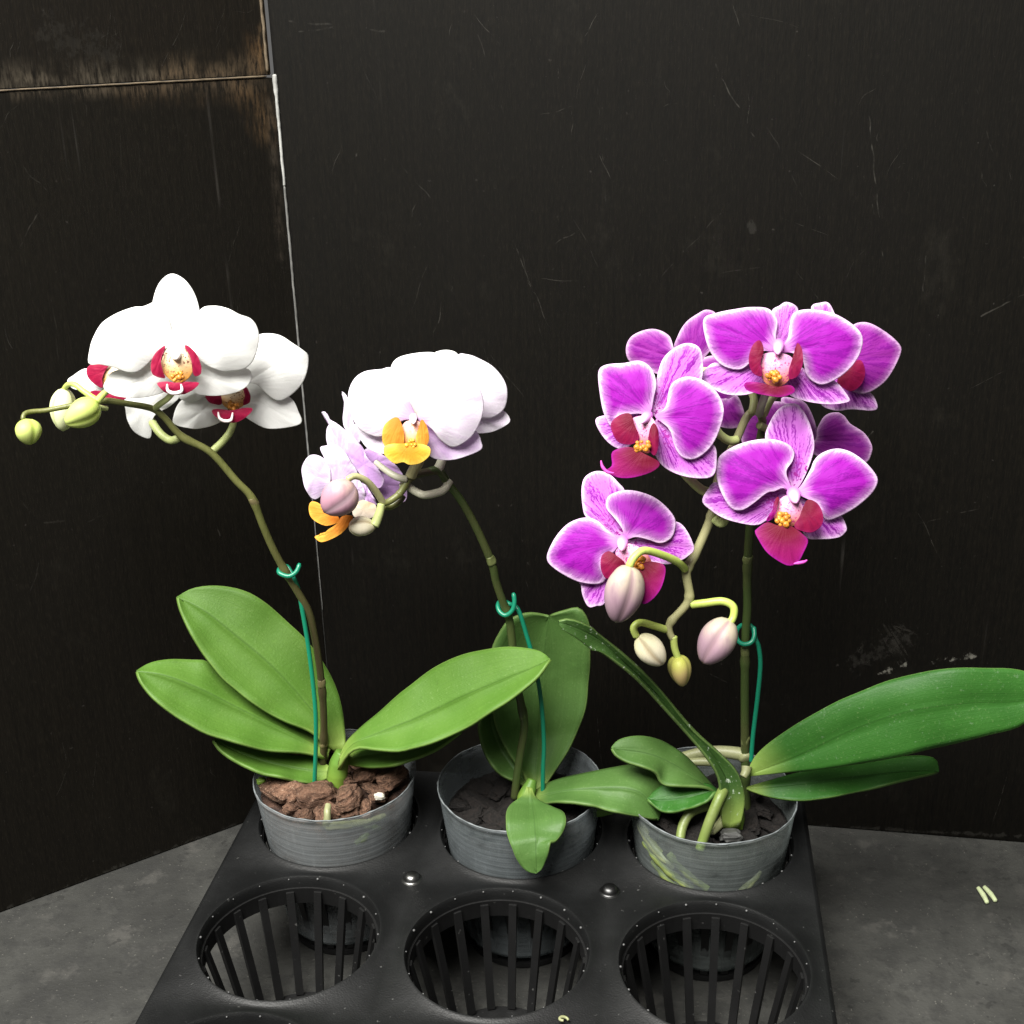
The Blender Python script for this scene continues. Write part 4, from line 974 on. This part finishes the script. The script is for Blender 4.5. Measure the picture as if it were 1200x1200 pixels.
tube('flower_stem', m_stem_olive, l, stem2[:7], [.487, .490, .493, .497, .501], [0.00135, 0.00162, 0.00171], nodes=(.3, .6))
tube('flower_stem', m_stem_dark, l, stem2[5:], [.4985, .503, .507, .511, .514, .515, .515, .514], [0.00162, 0.00171, 0.00180, 0.00180, 0.00189, 0.00189, 0.00189, 0.00198], nodes=(.45, .74))
bracts(l, m_bract2, stem2[5:], [.4985, .503, .507, .511, .514, .515, .515, .514], .00189, (.30, .62, .75))
tube('flower_stalk', m_ped_white, l, px(K, [(790, 690), (760, 735), (720, 752), (670, 760), (630, 745), (592, 720), (555, 705)]), [.503, .493, .495], [.0018, .0017])
tube('flower_stalk', m_ped_white, l, px(K, [(588, 688), (540, 675), (490, 645), (440, 605)]), [.4925, .491, .500], [.0016, .0012])
tube('flower_stalk', m_stem_tan, l, px(K, [(605, 675), (620, 640), (645, 600), (640, 540)]), [.4915, .491, .493], [.0024, .0020])
tube('flower_stalk', m_ped_white, l, px(K, [(728, 648), (745, 615), (760, 570)]), [.500, .508], [.0022, .0018])
tube('flower_stalk', m_stem_olive, l, px(K, [(480, 812), (510, 815), (550, 790), (570, 760)]), [.492, .495], [.0014, .0016])
tube('bud_stalk', m_stem_tan, l, px(K, [(478, 800), (440, 740), (395, 692), (345, 672), (305, 690)]), [.488, .483, .479], [.0015, .0013])
bud('bud', m_bud_rose, l, px('Z5', [(445, 695)])[0], px('Z5', [(235, 905)])[0], .479, .473, 21.5, taper=.88, roll=1.2, groove=.07)
tube('bud_stalk', m_ped_green, l, px(K, [(468, 800), (460, 840), (445, 880), (432, 905)]), [.487, .484], [.0016, .0022])
bud('bud', m_bud_cream, l, px('Z5', [(605, 1000)])[0], px('Z5', [(412, 1005)])[0], .486, .480, 12.0, taper=1.2, roll=.5)
YB = c2.y
leaf('leaf', m_leaf_mid, l, px('K5', [(450, 800), (420, 715), (360, 630), (320, 530), (302, 400), (303, 260), (335, 190), (380, 142), (440, 121), (515, 132)]),
     px('K5', [(462, 800), (465, 700), (475, 550), (485, 400), (500, 250), (515, 132)]),
     px('K5', [(475, 800), (550, 690), (600, 605), (640, 505), (664, 400), (671, 250), (662, 150), (630, 101), (575, 112), (515, 132)]), [YB+.004, YB+.018, YB+.024, YB+.026], -.007, -.004, arch=.002)
leaf('leaf', m_leaf_mid, l, px('K5', [(440, 775), (400, 748), (340, 722), (290, 662), (262, 590), (258, 530), (290, 460)]),
     px('K5', [(445, 770), (400, 710), (350, 640), (315, 560), (290, 460)]),
     px('K5', [(450, 760), (420, 680), (390, 600), (350, 500), (290, 460)]), [YB+.004, YB+.016, YB+.020], -.008, .006)
leaf('leaf', m_leaf_mid, l, px('K5', [(440, 800), (475, 775), (530, 745), (650, 715), (750, 695), (830, 683), (900, 690), (942, 730), (948, 790), (918, 886)]),
     px('K5', [(440, 808), (520, 790), (600, 776), (720, 768), (810, 772), (870, 800), (918, 886)]),
     px('K5', [(445, 820), (470, 832), (550, 822), (650, 830), (750, 855), (850, 876), (918, 886)]), [YB-.004, YB-.014, YB-.020, YB-.024], .012, -.012, arch=.001)
leaf('leaf', m_crown, l, px('K5', [(600, 820), (672, 838), (690, 872), (755, 860)]), px('K5', [(600, 825), (690, 845), (755, 860)]), px('K5', [(600, 815), (700, 830), (755, 860)]), [YB-.010, YB-.012], .001, -.003)
leaf('leaf', m_leaf_mid, l, px('K5', [(432, 765), (420, 798), (390, 818), (360, 855), (358, 920), (378, 990), (405, 1045), (435, 1076), (470, 1083)]),
     px('K5', [(442, 768), (448, 808), (460, 880), (466, 960), (468, 1030), (470, 1083)]),
     px('K5', [(452, 770), (470, 812), (530, 842), (577, 868), (572, 925), (540, 966), (524, 967), (514, 1012), (492, 1065), (470, 1083)]), [YB-.0125, YB-.020, YB-.036, YB-.0465, YB-.0505, YB-.052], -.001, -.001)
tube('crown', m_crown, l, px('K5', [(425, 840), (432, 800), (445, 765), (455, 735)]), [YB-.008, YB-.003], [.0040, .0043, .0034, .0022])

# ---- pink orchid (right)
p = thing('orchid_plant', Vector((c3.x, c3.y, .014)), 'magenta orchid with white petal rims and pale buds, in the right pot', 'orchid')
K = 'K3'
flower(p, K, (752, 190), .482, PU, [
    ('dorsal', [(752, 195), (738, 130), (733, 68), (755, 50), (780, 38), (812, 58), (806, 110), (785, 170)]),
    ('sepal', [(745, 215), (690, 225), (610, 235), (550, 228), (512, 268), (535, 296), (580, 323), (640, 328), (695, 312), (735, 270)]),
    ('sepal', [(760, 220), (820, 240), (860, 262), (930, 285), (973, 338), (966, 351), (910, 357), (840, 347), (785, 325), (760, 280)]),
    ('petal', [(750, 190), (712, 190), (690, 195), (665, 226), (630, 248), (580, 236), (545, 200), (525, 150), (520, 90), (560, 72), (620, 60), (670, 54), (722, 60), (749, 95), (744, 145)]),
    ('petal', [(755, 190), (782, 150), (788, 110), (802, 72), (850, 61), (920, 72), (980, 105), (1014, 145), (1006, 200), (970, 250), (920, 285), (880, 294), (842, 266), (825, 210), (790, 195)]),
    ('throat', [(700, 205), (750, 196), (797, 215), (795, 265), (760, 300), (715, 292), (694, 250)], dict(base=(752, 185))),
    ('side_lobe', [(692, 157), (668, 180), (660, 225), (675, 260), (702, 268), (696, 230), (706, 185)], dict(base=(730, 190))),
    ('side_lobe', [(812, 166), (800, 200), (784, 260), (790, 279), (815, 265), (829, 225), (826, 185)], dict(base=(775, 190))),
    ('mid_lobe', [(648, 290), (690, 288), (740, 302), (790, 298), (803, 318), (760, 334), (700, 326), (655, 312)], dict(base=(740, 280)))],
    column=((752, 160), (752, 200), 17, m_col_pink), callus=((737, 270), 26, m_callus_or), face=(0, .1), label='topmost magenta flower, facing straight forward')
flower(p, K, (925, 215), .512, PU, [
    ('dorsal', [(920, 200), (870, 120), (855, 55), (885, 40), (910, 42), (932, 85), (950, 150)]),
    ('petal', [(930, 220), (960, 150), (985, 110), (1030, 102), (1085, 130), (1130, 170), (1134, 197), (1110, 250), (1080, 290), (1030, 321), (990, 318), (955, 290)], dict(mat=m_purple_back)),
    ('sepal', [(930, 250), (1000, 300), (1042, 322), (1062, 366), (1040, 376), (980, 372), (930, 376), (885, 356), (880, 300)]),
    ('side_lobe', [(936, 287), (950, 258), (985, 225), (1012, 221), (1023, 260), (1010, 296), (980, 316), (950, 302)], dict(base=(930, 240)))],
    face=(.2, 0), label='magenta flower at the top right, mostly behind the topmost one')
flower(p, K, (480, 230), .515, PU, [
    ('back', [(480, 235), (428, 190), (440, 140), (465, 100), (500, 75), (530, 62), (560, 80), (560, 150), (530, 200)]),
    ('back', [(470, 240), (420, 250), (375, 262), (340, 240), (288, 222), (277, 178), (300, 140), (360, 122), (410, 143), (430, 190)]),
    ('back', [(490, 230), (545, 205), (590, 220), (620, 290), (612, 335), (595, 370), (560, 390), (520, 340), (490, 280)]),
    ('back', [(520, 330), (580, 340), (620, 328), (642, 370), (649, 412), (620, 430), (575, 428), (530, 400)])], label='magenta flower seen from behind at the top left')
flower(p, K, (362, 395), .480, PU, [
    ('dorsal', [(365, 395), (358, 340), (370, 290), (390, 220), (430, 180), (470, 166), (505, 180), (516, 220), (512, 280), (480, 330), (420, 375)]),
    ('sepal', [(340, 400), (280, 380), (215, 390), (182, 406), (200, 450), (235, 486), (275, 495), (320, 450)]),
    ('sepal', [(370, 405), (420, 430), (470, 480), (548, 482), (559, 540), (545, 582), (490, 587), (430, 572), (385, 542), (362, 490)]),
    ('petal', [(350, 385), (362, 340), (370, 290), (355, 245), (320, 222), (270, 229), (215, 234), (191, 256), (195, 320), (208, 385), (232, 427), (255, 395), (310, 386)]),
    ('petal', [(368, 395), (400, 365), (412, 310), (430, 284), (470, 271), (520, 284), (560, 320), (581, 370), (570, 430), (540, 490), (495, 526), (455, 523), (430, 490), (415, 440), (388, 412)]),
    ('throat', [(300, 400), (350, 395), (372, 430), (365, 490), (340, 510), (305, 480), (298, 430)], dict(base=(350, 390))),
    ('side_lobe', [(229, 422), (255, 392), (290, 387), (302, 420), (317, 462), (292, 482), (250, 472)], dict(base=(310, 400))),
    ('side_lobe', [(362, 416), (376, 440), (376, 490), (365, 517), (348, 490), (350, 445)], dict(base=(360, 400))),
    ('mid_lobe', [(235, 505), (290, 491), (340, 515), (382, 540), (360, 566), (300, 585), (250, 585), (213, 566), (233, 548)], dict(base=(345, 490)))],
    column=((350, 385), (325, 415), 16, m_col_pink), callus=((328, 488), 26, m_callus_or), cirri=([(198, 532), (203, 552), (218, 568), (240, 572)], m_tend, .0007),
    face=(-.12, .05), label='magenta flower at the middle left, its lip turned to the lower left')
K = 'Z8'
flower(p, K, (610, 640), .468, PU, [
    ('dorsal', [(600, 630), (535, 560), (470, 430), (420, 300), (440, 210), (500, 110), (570, 71), (630, 80), (680, 150), (712, 230), (731, 330), (715, 420), (660, 560)]),
    ('sepal', [(570, 650), (480, 600), (300, 600), (110, 574), (60, 610), (17, 692), (70, 750), (150, 801), (250, 832), (360, 847), (432, 812), (510, 730)]),
    ('sepal', [(640, 680), (740, 740), (830, 790), (900, 788), (937, 860), (930, 892), (880, 927), (760, 937), (680, 925), (640, 820)]),
    ('petal', [(590, 630), (530, 610), (480, 630), (430, 640), (340, 710), (270, 751), (200, 737), (140, 640), (109, 540), (115, 450), (135, 400), (220, 345), (330, 309), (450, 299), (550, 324), (602, 375), (592, 440), (552, 510)], dict(bulge=.006)),
    ('petal', [(620, 640), (660, 580), (710, 490), (730, 440), (780, 390), (870, 361), (960, 380), (1050, 440), (1120, 520), (1135, 572), (1100, 640), (1010, 722), (910, 782), (820, 814), (780, 780), (755, 712), (690, 680)], dict(bulge=.006)),
    ('throat', [(510, 690), (560, 660), (630, 690), (660, 750), (630, 830), (560, 860), (490, 830), (480, 760)], dict(base=(600, 660))),
    ('side_lobe', [(685, 690), (750, 710), (787, 780), (777, 850), (720, 892), (660, 887), (605, 857), (640, 790)], dict(base=(640, 690))),
    ('side_lobe', [(505, 670), (495, 740), (470, 800), (425, 822), (470, 740), (480, 690)], dict(base=(560, 670), mat=m_magenta_lip)),
    ('mid_lobe', [(368, 870), (430, 830), (500, 850), (590, 858), (660, 908), (692, 950), (660, 1030), (630, 1082), (580, 1107), (520, 1087), (430, 1022), (370, 930), (353, 890)], dict(base=(550, 820)))],
    column=((590, 620), (618, 705), 40, m_col_pink), callus=((535, 810), 62, m_callus_or), cirri=([(600, 1095), (640, 1088), (668, 1082), (687, 1070)], m_tend, .0007),
    face=(.08, .05), label='magenta flower at the right, largest and lowest hanging over the stem')
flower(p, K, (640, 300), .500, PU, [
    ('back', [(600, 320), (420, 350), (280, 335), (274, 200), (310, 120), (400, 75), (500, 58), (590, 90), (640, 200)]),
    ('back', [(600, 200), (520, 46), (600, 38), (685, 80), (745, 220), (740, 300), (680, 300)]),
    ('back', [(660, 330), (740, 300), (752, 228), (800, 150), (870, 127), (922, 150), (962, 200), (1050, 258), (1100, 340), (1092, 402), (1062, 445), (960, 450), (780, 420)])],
    label='magenta flower seen behind the large right-hand one')
K = 'Z7'
flower(p, K, (480, 450), .476, PU, [
    ('dorsal', [(480, 445), (430, 430), (350, 370), (275, 318), (254, 250), (249, 150), (270, 90), (330, 59), (400, 74), (460, 130), (492, 175), (510, 300)]),
    ('sepal', [(500, 460), (620, 420), (720, 380), (772, 342), (830, 380), (880, 487), (850, 532), (800, 562), (720, 582), (620, 560), (540, 510)]),
    ('sepal', [(440, 500), (350, 560), (240, 670), (245, 700), (255, 760), (288, 821), (330, 816), (375, 802), (430, 700), (470, 560)]),
    ('petal', [(460, 450), (430, 510), (375, 540), (365, 600), (385, 660), (340, 692), (240, 682), (150, 641), (80, 592), (55, 555), (62, 508), (110, 420), (180, 350), (270, 321), (340, 340), (390, 390)], dict(bulge=.005)),
    ('petal', [(490, 445), (480, 390), (440, 330), (390, 270), (388, 225), (410, 193), (480, 168), (560, 173), (650, 204), (722, 260), (772, 330), (768, 400), (742, 442), (690, 462), (620, 442), (550, 428)], dict(bulge=.005)),
    ('throat', [(440, 520), (490, 470), (560, 480), (620, 530), (640, 590), (580, 630), (500, 600)], dict(base=(490, 450))),
    ('side_lobe', [(360, 540), (400, 510), (445, 535), (490, 580), (440, 625), (390, 662), (358, 610)], dict(base=(470, 510))),
    ('mid_lobe', [(560, 600), (610, 570), (660, 570), (712, 588), (717, 640), (692, 720), (642, 782), (588, 802), (560, 720)], dict(base=(580, 560)))],
    column=((480, 430), (472, 505), 32, m_col_pink), callus=((580, 575), 50, m_callus_or), face=(-.08, 0), label='lowest magenta flower, at the left behind the large pink bud')
K = 'K3'
BACK_STALKS = (
    ([(703, 395), (735, 335), (790, 300), (860, 260), (925, 215)], [.494, .502, .514]),
    ([(668, 392), (675, 335), (640, 290), (560, 258), (490, 245)], [.494, .502, .518]),
    ([(690, 420), (730, 440), (760, 460), (745, 452)], [.496, .502, .503]))
for q_, y_ in BACK_STALKS: tube('flower_stalk', m_ped_green, p, px('K3', q_), y_, [.0017, .0013])
stem3 = px('K6', [(450, 560), (448, 470), (446, 370), (445, 200), (447, 60), (452, -20)]) + px(K, [(655, 890), (662, 760), (675, 620), (690, 500), (705, 420), (690, 375), (655, 395), (622, 465), (590, 530), (560, 605), (545, 700), (495, 820), (465, 880), (472, 968), (412, 1045), (425, 1095)])
Y3 = c3.y
tube('flower_stem', m_stem_dark, p, stem3[:11], [Y3+.004, Y3+.006, Y3+.007, Y3+.006, Y3+.004, Y3, Y3-.003], [0.00216, 0.00198, 0.00189, 0.00180], nodes=(.12, .42, .66))
tube('flower_stem', m_stem_tan, p, stem3[10:], [Y3-.002, Y3-.007, Y3-.010, Y3-.016, Y3-.020, Y3-.026, Y3-.029, Y3-.031], [0.00171, 0.00171, 0.00180, 0.00189, 0.00198, 0.00180, 0.00144], nodes=(.33, .5, .70, .81, .92))
bracts(p, m_bract2, stem3[:11], [Y3+.004, Y3+.006, Y3+.007, Y3+.006, Y3+.004, Y3, Y3-.003], .00189, (.22, .45, .68))
tube('flower_stalk', m_ped_white, p, px(K, [(692, 390), (700, 360), (712, 325), (730, 260)]), [.494, .486, .485], [.0016])
tube('flower_stalk', m_ped_green, p, px(K, [(628, 465), (600, 470), (570, 452), (530, 410), (440, 400)]), [.489, .486, .486], [.0018])
tube('flower_stalk', m_ped_green, p, px(K, [(540, 632), (515, 625), (485, 600), (450, 560), (390, 440)]), [.4805, .480, .488], [.0020, .0016])
tube('flower_stalk', m_ped_green, p, px(K, [(550, 710), (575, 728), (600, 700), (680, 660)]), [.480, .478, .474], [.0020, .0016])
tube('flower_stalk', m_ped_lime, p, px('Z7', [(830, 610), (790, 570), (700, 530), (600, 505), (545, 540), (512, 600)]), [.4755, .466, .458, .455], [.0017, .0016])
bud('bud', m_bud_pink, p, px('Z7', [(520, 588)])[0], px('Z7', [(440, 912)])[0], .455, .452, 23.0, taper=.82, roll=1.25, groove=.11, twist=.15)
tube('bud_stalk', m_ped_lime, p, px('Z7', [(860, 810), (940, 800), (1040, 790), (1100, 820), (1100, 880), (1070, 925)]), [.475, .471, .467], [.0017, .0016])
bud('bud', m_bud_pink, p, px('Z7', [(1085, 890)])[0], px('Z7', [(930, 1142)])[0], .468, .465, 21.0, taper=.85, roll=1.95, groove=.11, twist=.15)
tube('bud_stalk', m_ped_lime, p, px('Z7', [(725, 950), (660, 930), (580, 910), (540, 940), (560, 995)]), [.474, .469, .466], [.0016, .0015])
bud('bud', m_bud_cream, p, px('Z7', [(565, 985)])[0], px('Z7', [(710, 1145)])[0], .466, .464, 16.0, taper=.85, roll=1.3, groove=.11, twist=.15)
tube('bud_stalk', m_ped_lime, p, px('Z7', [(765, 985), (770, 1050), (790, 1110)]), [.473, .472], [.0016, .0015])
bud('bud', m_bud_lime, p, px('K6', [(262, 112)])[0], px('K6', [(278, 195)])[0], .472, .470, 13.5, taper=.72, roll=.4, groove=.06)
leaf('leaf', m_leaf_deep, p, px('K6', [(455, 430), (470, 388), (530, 332), (640, 266), (750, 211), (870, 170), (1000, 147), (1100, 144), (1200, 152), (1300, 195)]),
     px('K6', [(455, 432), (600, 375), (750, 305), (900, 258), (1050, 238), (1200, 232), (1300, 195)]),
     px('K6', [(458, 436), (560, 426), (700, 411), (850, 386), (1000, 352), (1100, 326), (1200, 296), (1300, 195)]), [Y3-.006, Y3-.014, Y3-.022, Y3-.022], .006, -.005, arch=-.001)
leaf('leaf', m_leaf_deep, p, px('K6', [(450, 470), (600, 428), (750, 402), (880, 385), (955, 388), (968, 425)]),
     px('K6', [(450, 472), (600, 455), (750, 438), (880, 425), (968, 425)]),
     px('K6', [(450, 474), (520, 496), (620, 503), (750, 481), (870, 451), (968, 428)]), [Y3-.002, Y3-.002, Y3+.006, Y3+.010], .010, -.008)
leaf('leaf', m_leaf_dusty, p, px('K6', [(385, 575), (378, 500), (372, 440), (335, 378), (255, 285), (150, 172), (60, 105)]) + px('K5', [(680, 262), (620, 216), (565, 183), (553, 165)]),
     px('K6', [(405, 582), (412, 520), (402, 455), (360, 385), (270, 285), (165, 175), (80, 95)]) + px('K5', [(690, 215), (630, 185), (575, 162), (553, 155)]),
     px('K6', [(432, 572), (444, 520), (442, 475), (420, 420), (370, 370), (300, 306), (205, 192), (120, 110), (40, 45)]) + px('K5', [(680, 178), (620, 150), (575, 143), (553, 150)]), [Y3-.0185, Y3-.0150, Y3-.012, Y3-.014, Y3-.020, Y3-.026], -.004, -.002)
leaf('leaf', m_leaf_mid, p, px('K6', [(390, 520), (345, 470), (230, 462), (200, 425), (130, 402), (98, 384), (84, 362)]),
     px('K6', [(390, 515), (330, 460), (260, 410), (180, 375), (84, 362)]),
     px('K6', [(395, 510), (345, 450), (285, 385), (222, 344), (160, 329), (108, 338), (84, 362)]), [Y3-.006, Y3-.004, Y3-.002], -.010, .008)
leaf('leaf', m_leaf_deep, p, px('K6', [(400, 520), (368, 482), (342, 507), (290, 527), (225, 535), (180, 500)]),
     px('K6', [(402, 515), (360, 480), (300, 490), (240, 500), (180, 500)]),
     px('K6', [(405, 510), (350, 462), (290, 460), (230, 458), (180, 500)]), [Y3-.010, Y3-.012, Y3-.010], -.008, .008)
tube('crown', m_crown, p, px('K6', [(408, 580), (410, 550), (414, 520), (417, 490)]), [Y3-.010, Y3-.008], [.0058, .0060, .0050, .0036])
tube('aerial_root', m_root_green, p, px('K6', [(322, 640), (332, 610), (350, 560), (375, 500), (388, 474)]), [.4745, .479, Y3-.016], [.0022, .0024, .0025, .0026])
tube('aerial_root', m_root_green, p, px('K6', [(270, 610), (278, 570), (300, 535), (350, 515)]), [.483, .490, .494], [.0022, .0024])
tube('aerial_root', m_root, p, px('K6', [(270, 388), (300, 380), (340, 372), (390, 372), (440, 380), (450, 395)]), [Y3+.016, Y3+.012, Y3+.004], [.0024, .0028, .0034])
tube('aerial_root', m_root, p, px('K6', [(290, 400), (330, 398), (370, 400)]), [Y3+.012, Y3+.008], [.0020, .0022])
tube('aerial_root', m_root, p, px('K6', [(355, 590), (375, 570), (395, 545)]), [.482, .490], [.0016, .0024])
tube('aerial_root', m_root, p, px('K6', [(440, 440), (448, 425), (450, 410)]), [.494, .497], [.0018, .0024])
tube3('aerial_root', m_root_deep, p, hug(P3, -2.75, -1.95, .010, -.004, rad3, .0024), [.0026, .0030, .0024], lump=.3)
tube3('aerial_root', m_root_deep, p, hug(P3, -2.60, -1.85, .002, -.011, rad3, .0024), [.0022, .0028, .0024], lump=.3)
tube3('aerial_root', m_root_deep, p, hug(P3, -2.30, -1.75, .012, -.003, rad3, .0022), [.0018, .0022, .0020], lump=.3)
tube3('aerial_root', m_root, p, hug(P3, -2.9, -2.2, .016, .005, rad3, .0022), [.0020, .0024, .0020], lump=.3)
tube3('aerial_root', m_root, p, hug(P3, -1.30, -1.00, -.006, .003, rad3, .0019), [.0020, .0022, .0012], lump=.2)

# ------------------------------------------------------------------ green support wires
def wire(crop, pts, Ys, hook, hookY, label):
    q = px(crop, pts); Y = np.interp(np.linspace(0, 1, len(q)), np.linspace(0, 1, len(Ys)), Ys)
    P = [atY(a, y) for a, y in zip(q, Y)] + [atY(a, y) for a, y in zip(px(crop, hook), hookY)]
    o = tube3('plant_support_wire', m_wire, None, P, [.00105], n=130, sides=12)
    return tag(o, label, 'plant support', 'green hooked plant support wires')
S1 = .5255
wire('K4', [(685, 850), (690, 720), (690, 600), (680, 480), (662, 340), (642, 220), (628, 150)], [c1.y-.010, .5185, .5205, .5215], [(612, 112), (590, 72), (566, 76), (562, 94), (595, 106), (622, 90), (634, 60)], [.5190, .5225, .5200, .5165, .5152, .5160, .5180], 'green support wire hooked round the stem of the white orchid')
wire('K5', [(493, 790), (494, 700), (497, 600), (487, 450), (465, 320), (435, 210), (402, 110)], [c2.y-.004, .512, .5125, .513], [(370, 88), (340, 76), (327, 92), (333, 116), (355, 130), (380, 112), (388, 80), (384, 46)], [.5180, .5175, .5140, .5110, .5095, .5095, .5105, .5120], 'green support wire hooked round the stem of the pale lilac orchid')
wire('K6', [(462, 400), (467, 330), (480, 220), (487, 140), (483, 90), (474, 66)], [Y3+.001, .5075, .509], [(464, 34), (446, 27), (428, 36), (421, 56), (430, 75), (447, 81), (464, 74), (471, 56), (469, 32)], [.5135, .5140, .5120, .5085, .5065, .5058, .5062, .5075, .5100], 'green support wire looped round the stem of the pink orchid')

# ------------------------------------------------------------------ scraps
m_cut = plain('pale_cut_stem', (.46, .52, .30), .6, .3, .3, 200.)
for a, b, lb in (((1146, 1040), (1157, 1058), 'pale green cut stem scrap on the grey floor, the one nearer the tray'), ((1153, 1039), (1167, 1056), 'pale green cut stem scrap on the grey floor, the one farther from the tray')):
    tag(tube3('stem_scrap', m_cut, None, [atZ(a, FLOOR+.0014), (atZ(a, FLOOR+.0014)+atZ(b, FLOOR+.0014))/2+Vector((.0004, 0, 0)), atZ(b, FLOOR+.0014)], [.0011, .0014, .0011], sides=10), lb, 'plant scrap')
cc = atZ((661, 1196), .0012)
tag(tube3('root_curl', m_root, None, [cc+Vector((.0017*math.cos(a), .0014*math.sin(a), .0003*a)) for a in np.linspace(0, 4.6, 9)], [.0005, .0007, .0005], sides=8), 'small curled pale root scrap on the tray near its front', 'plant scrap')
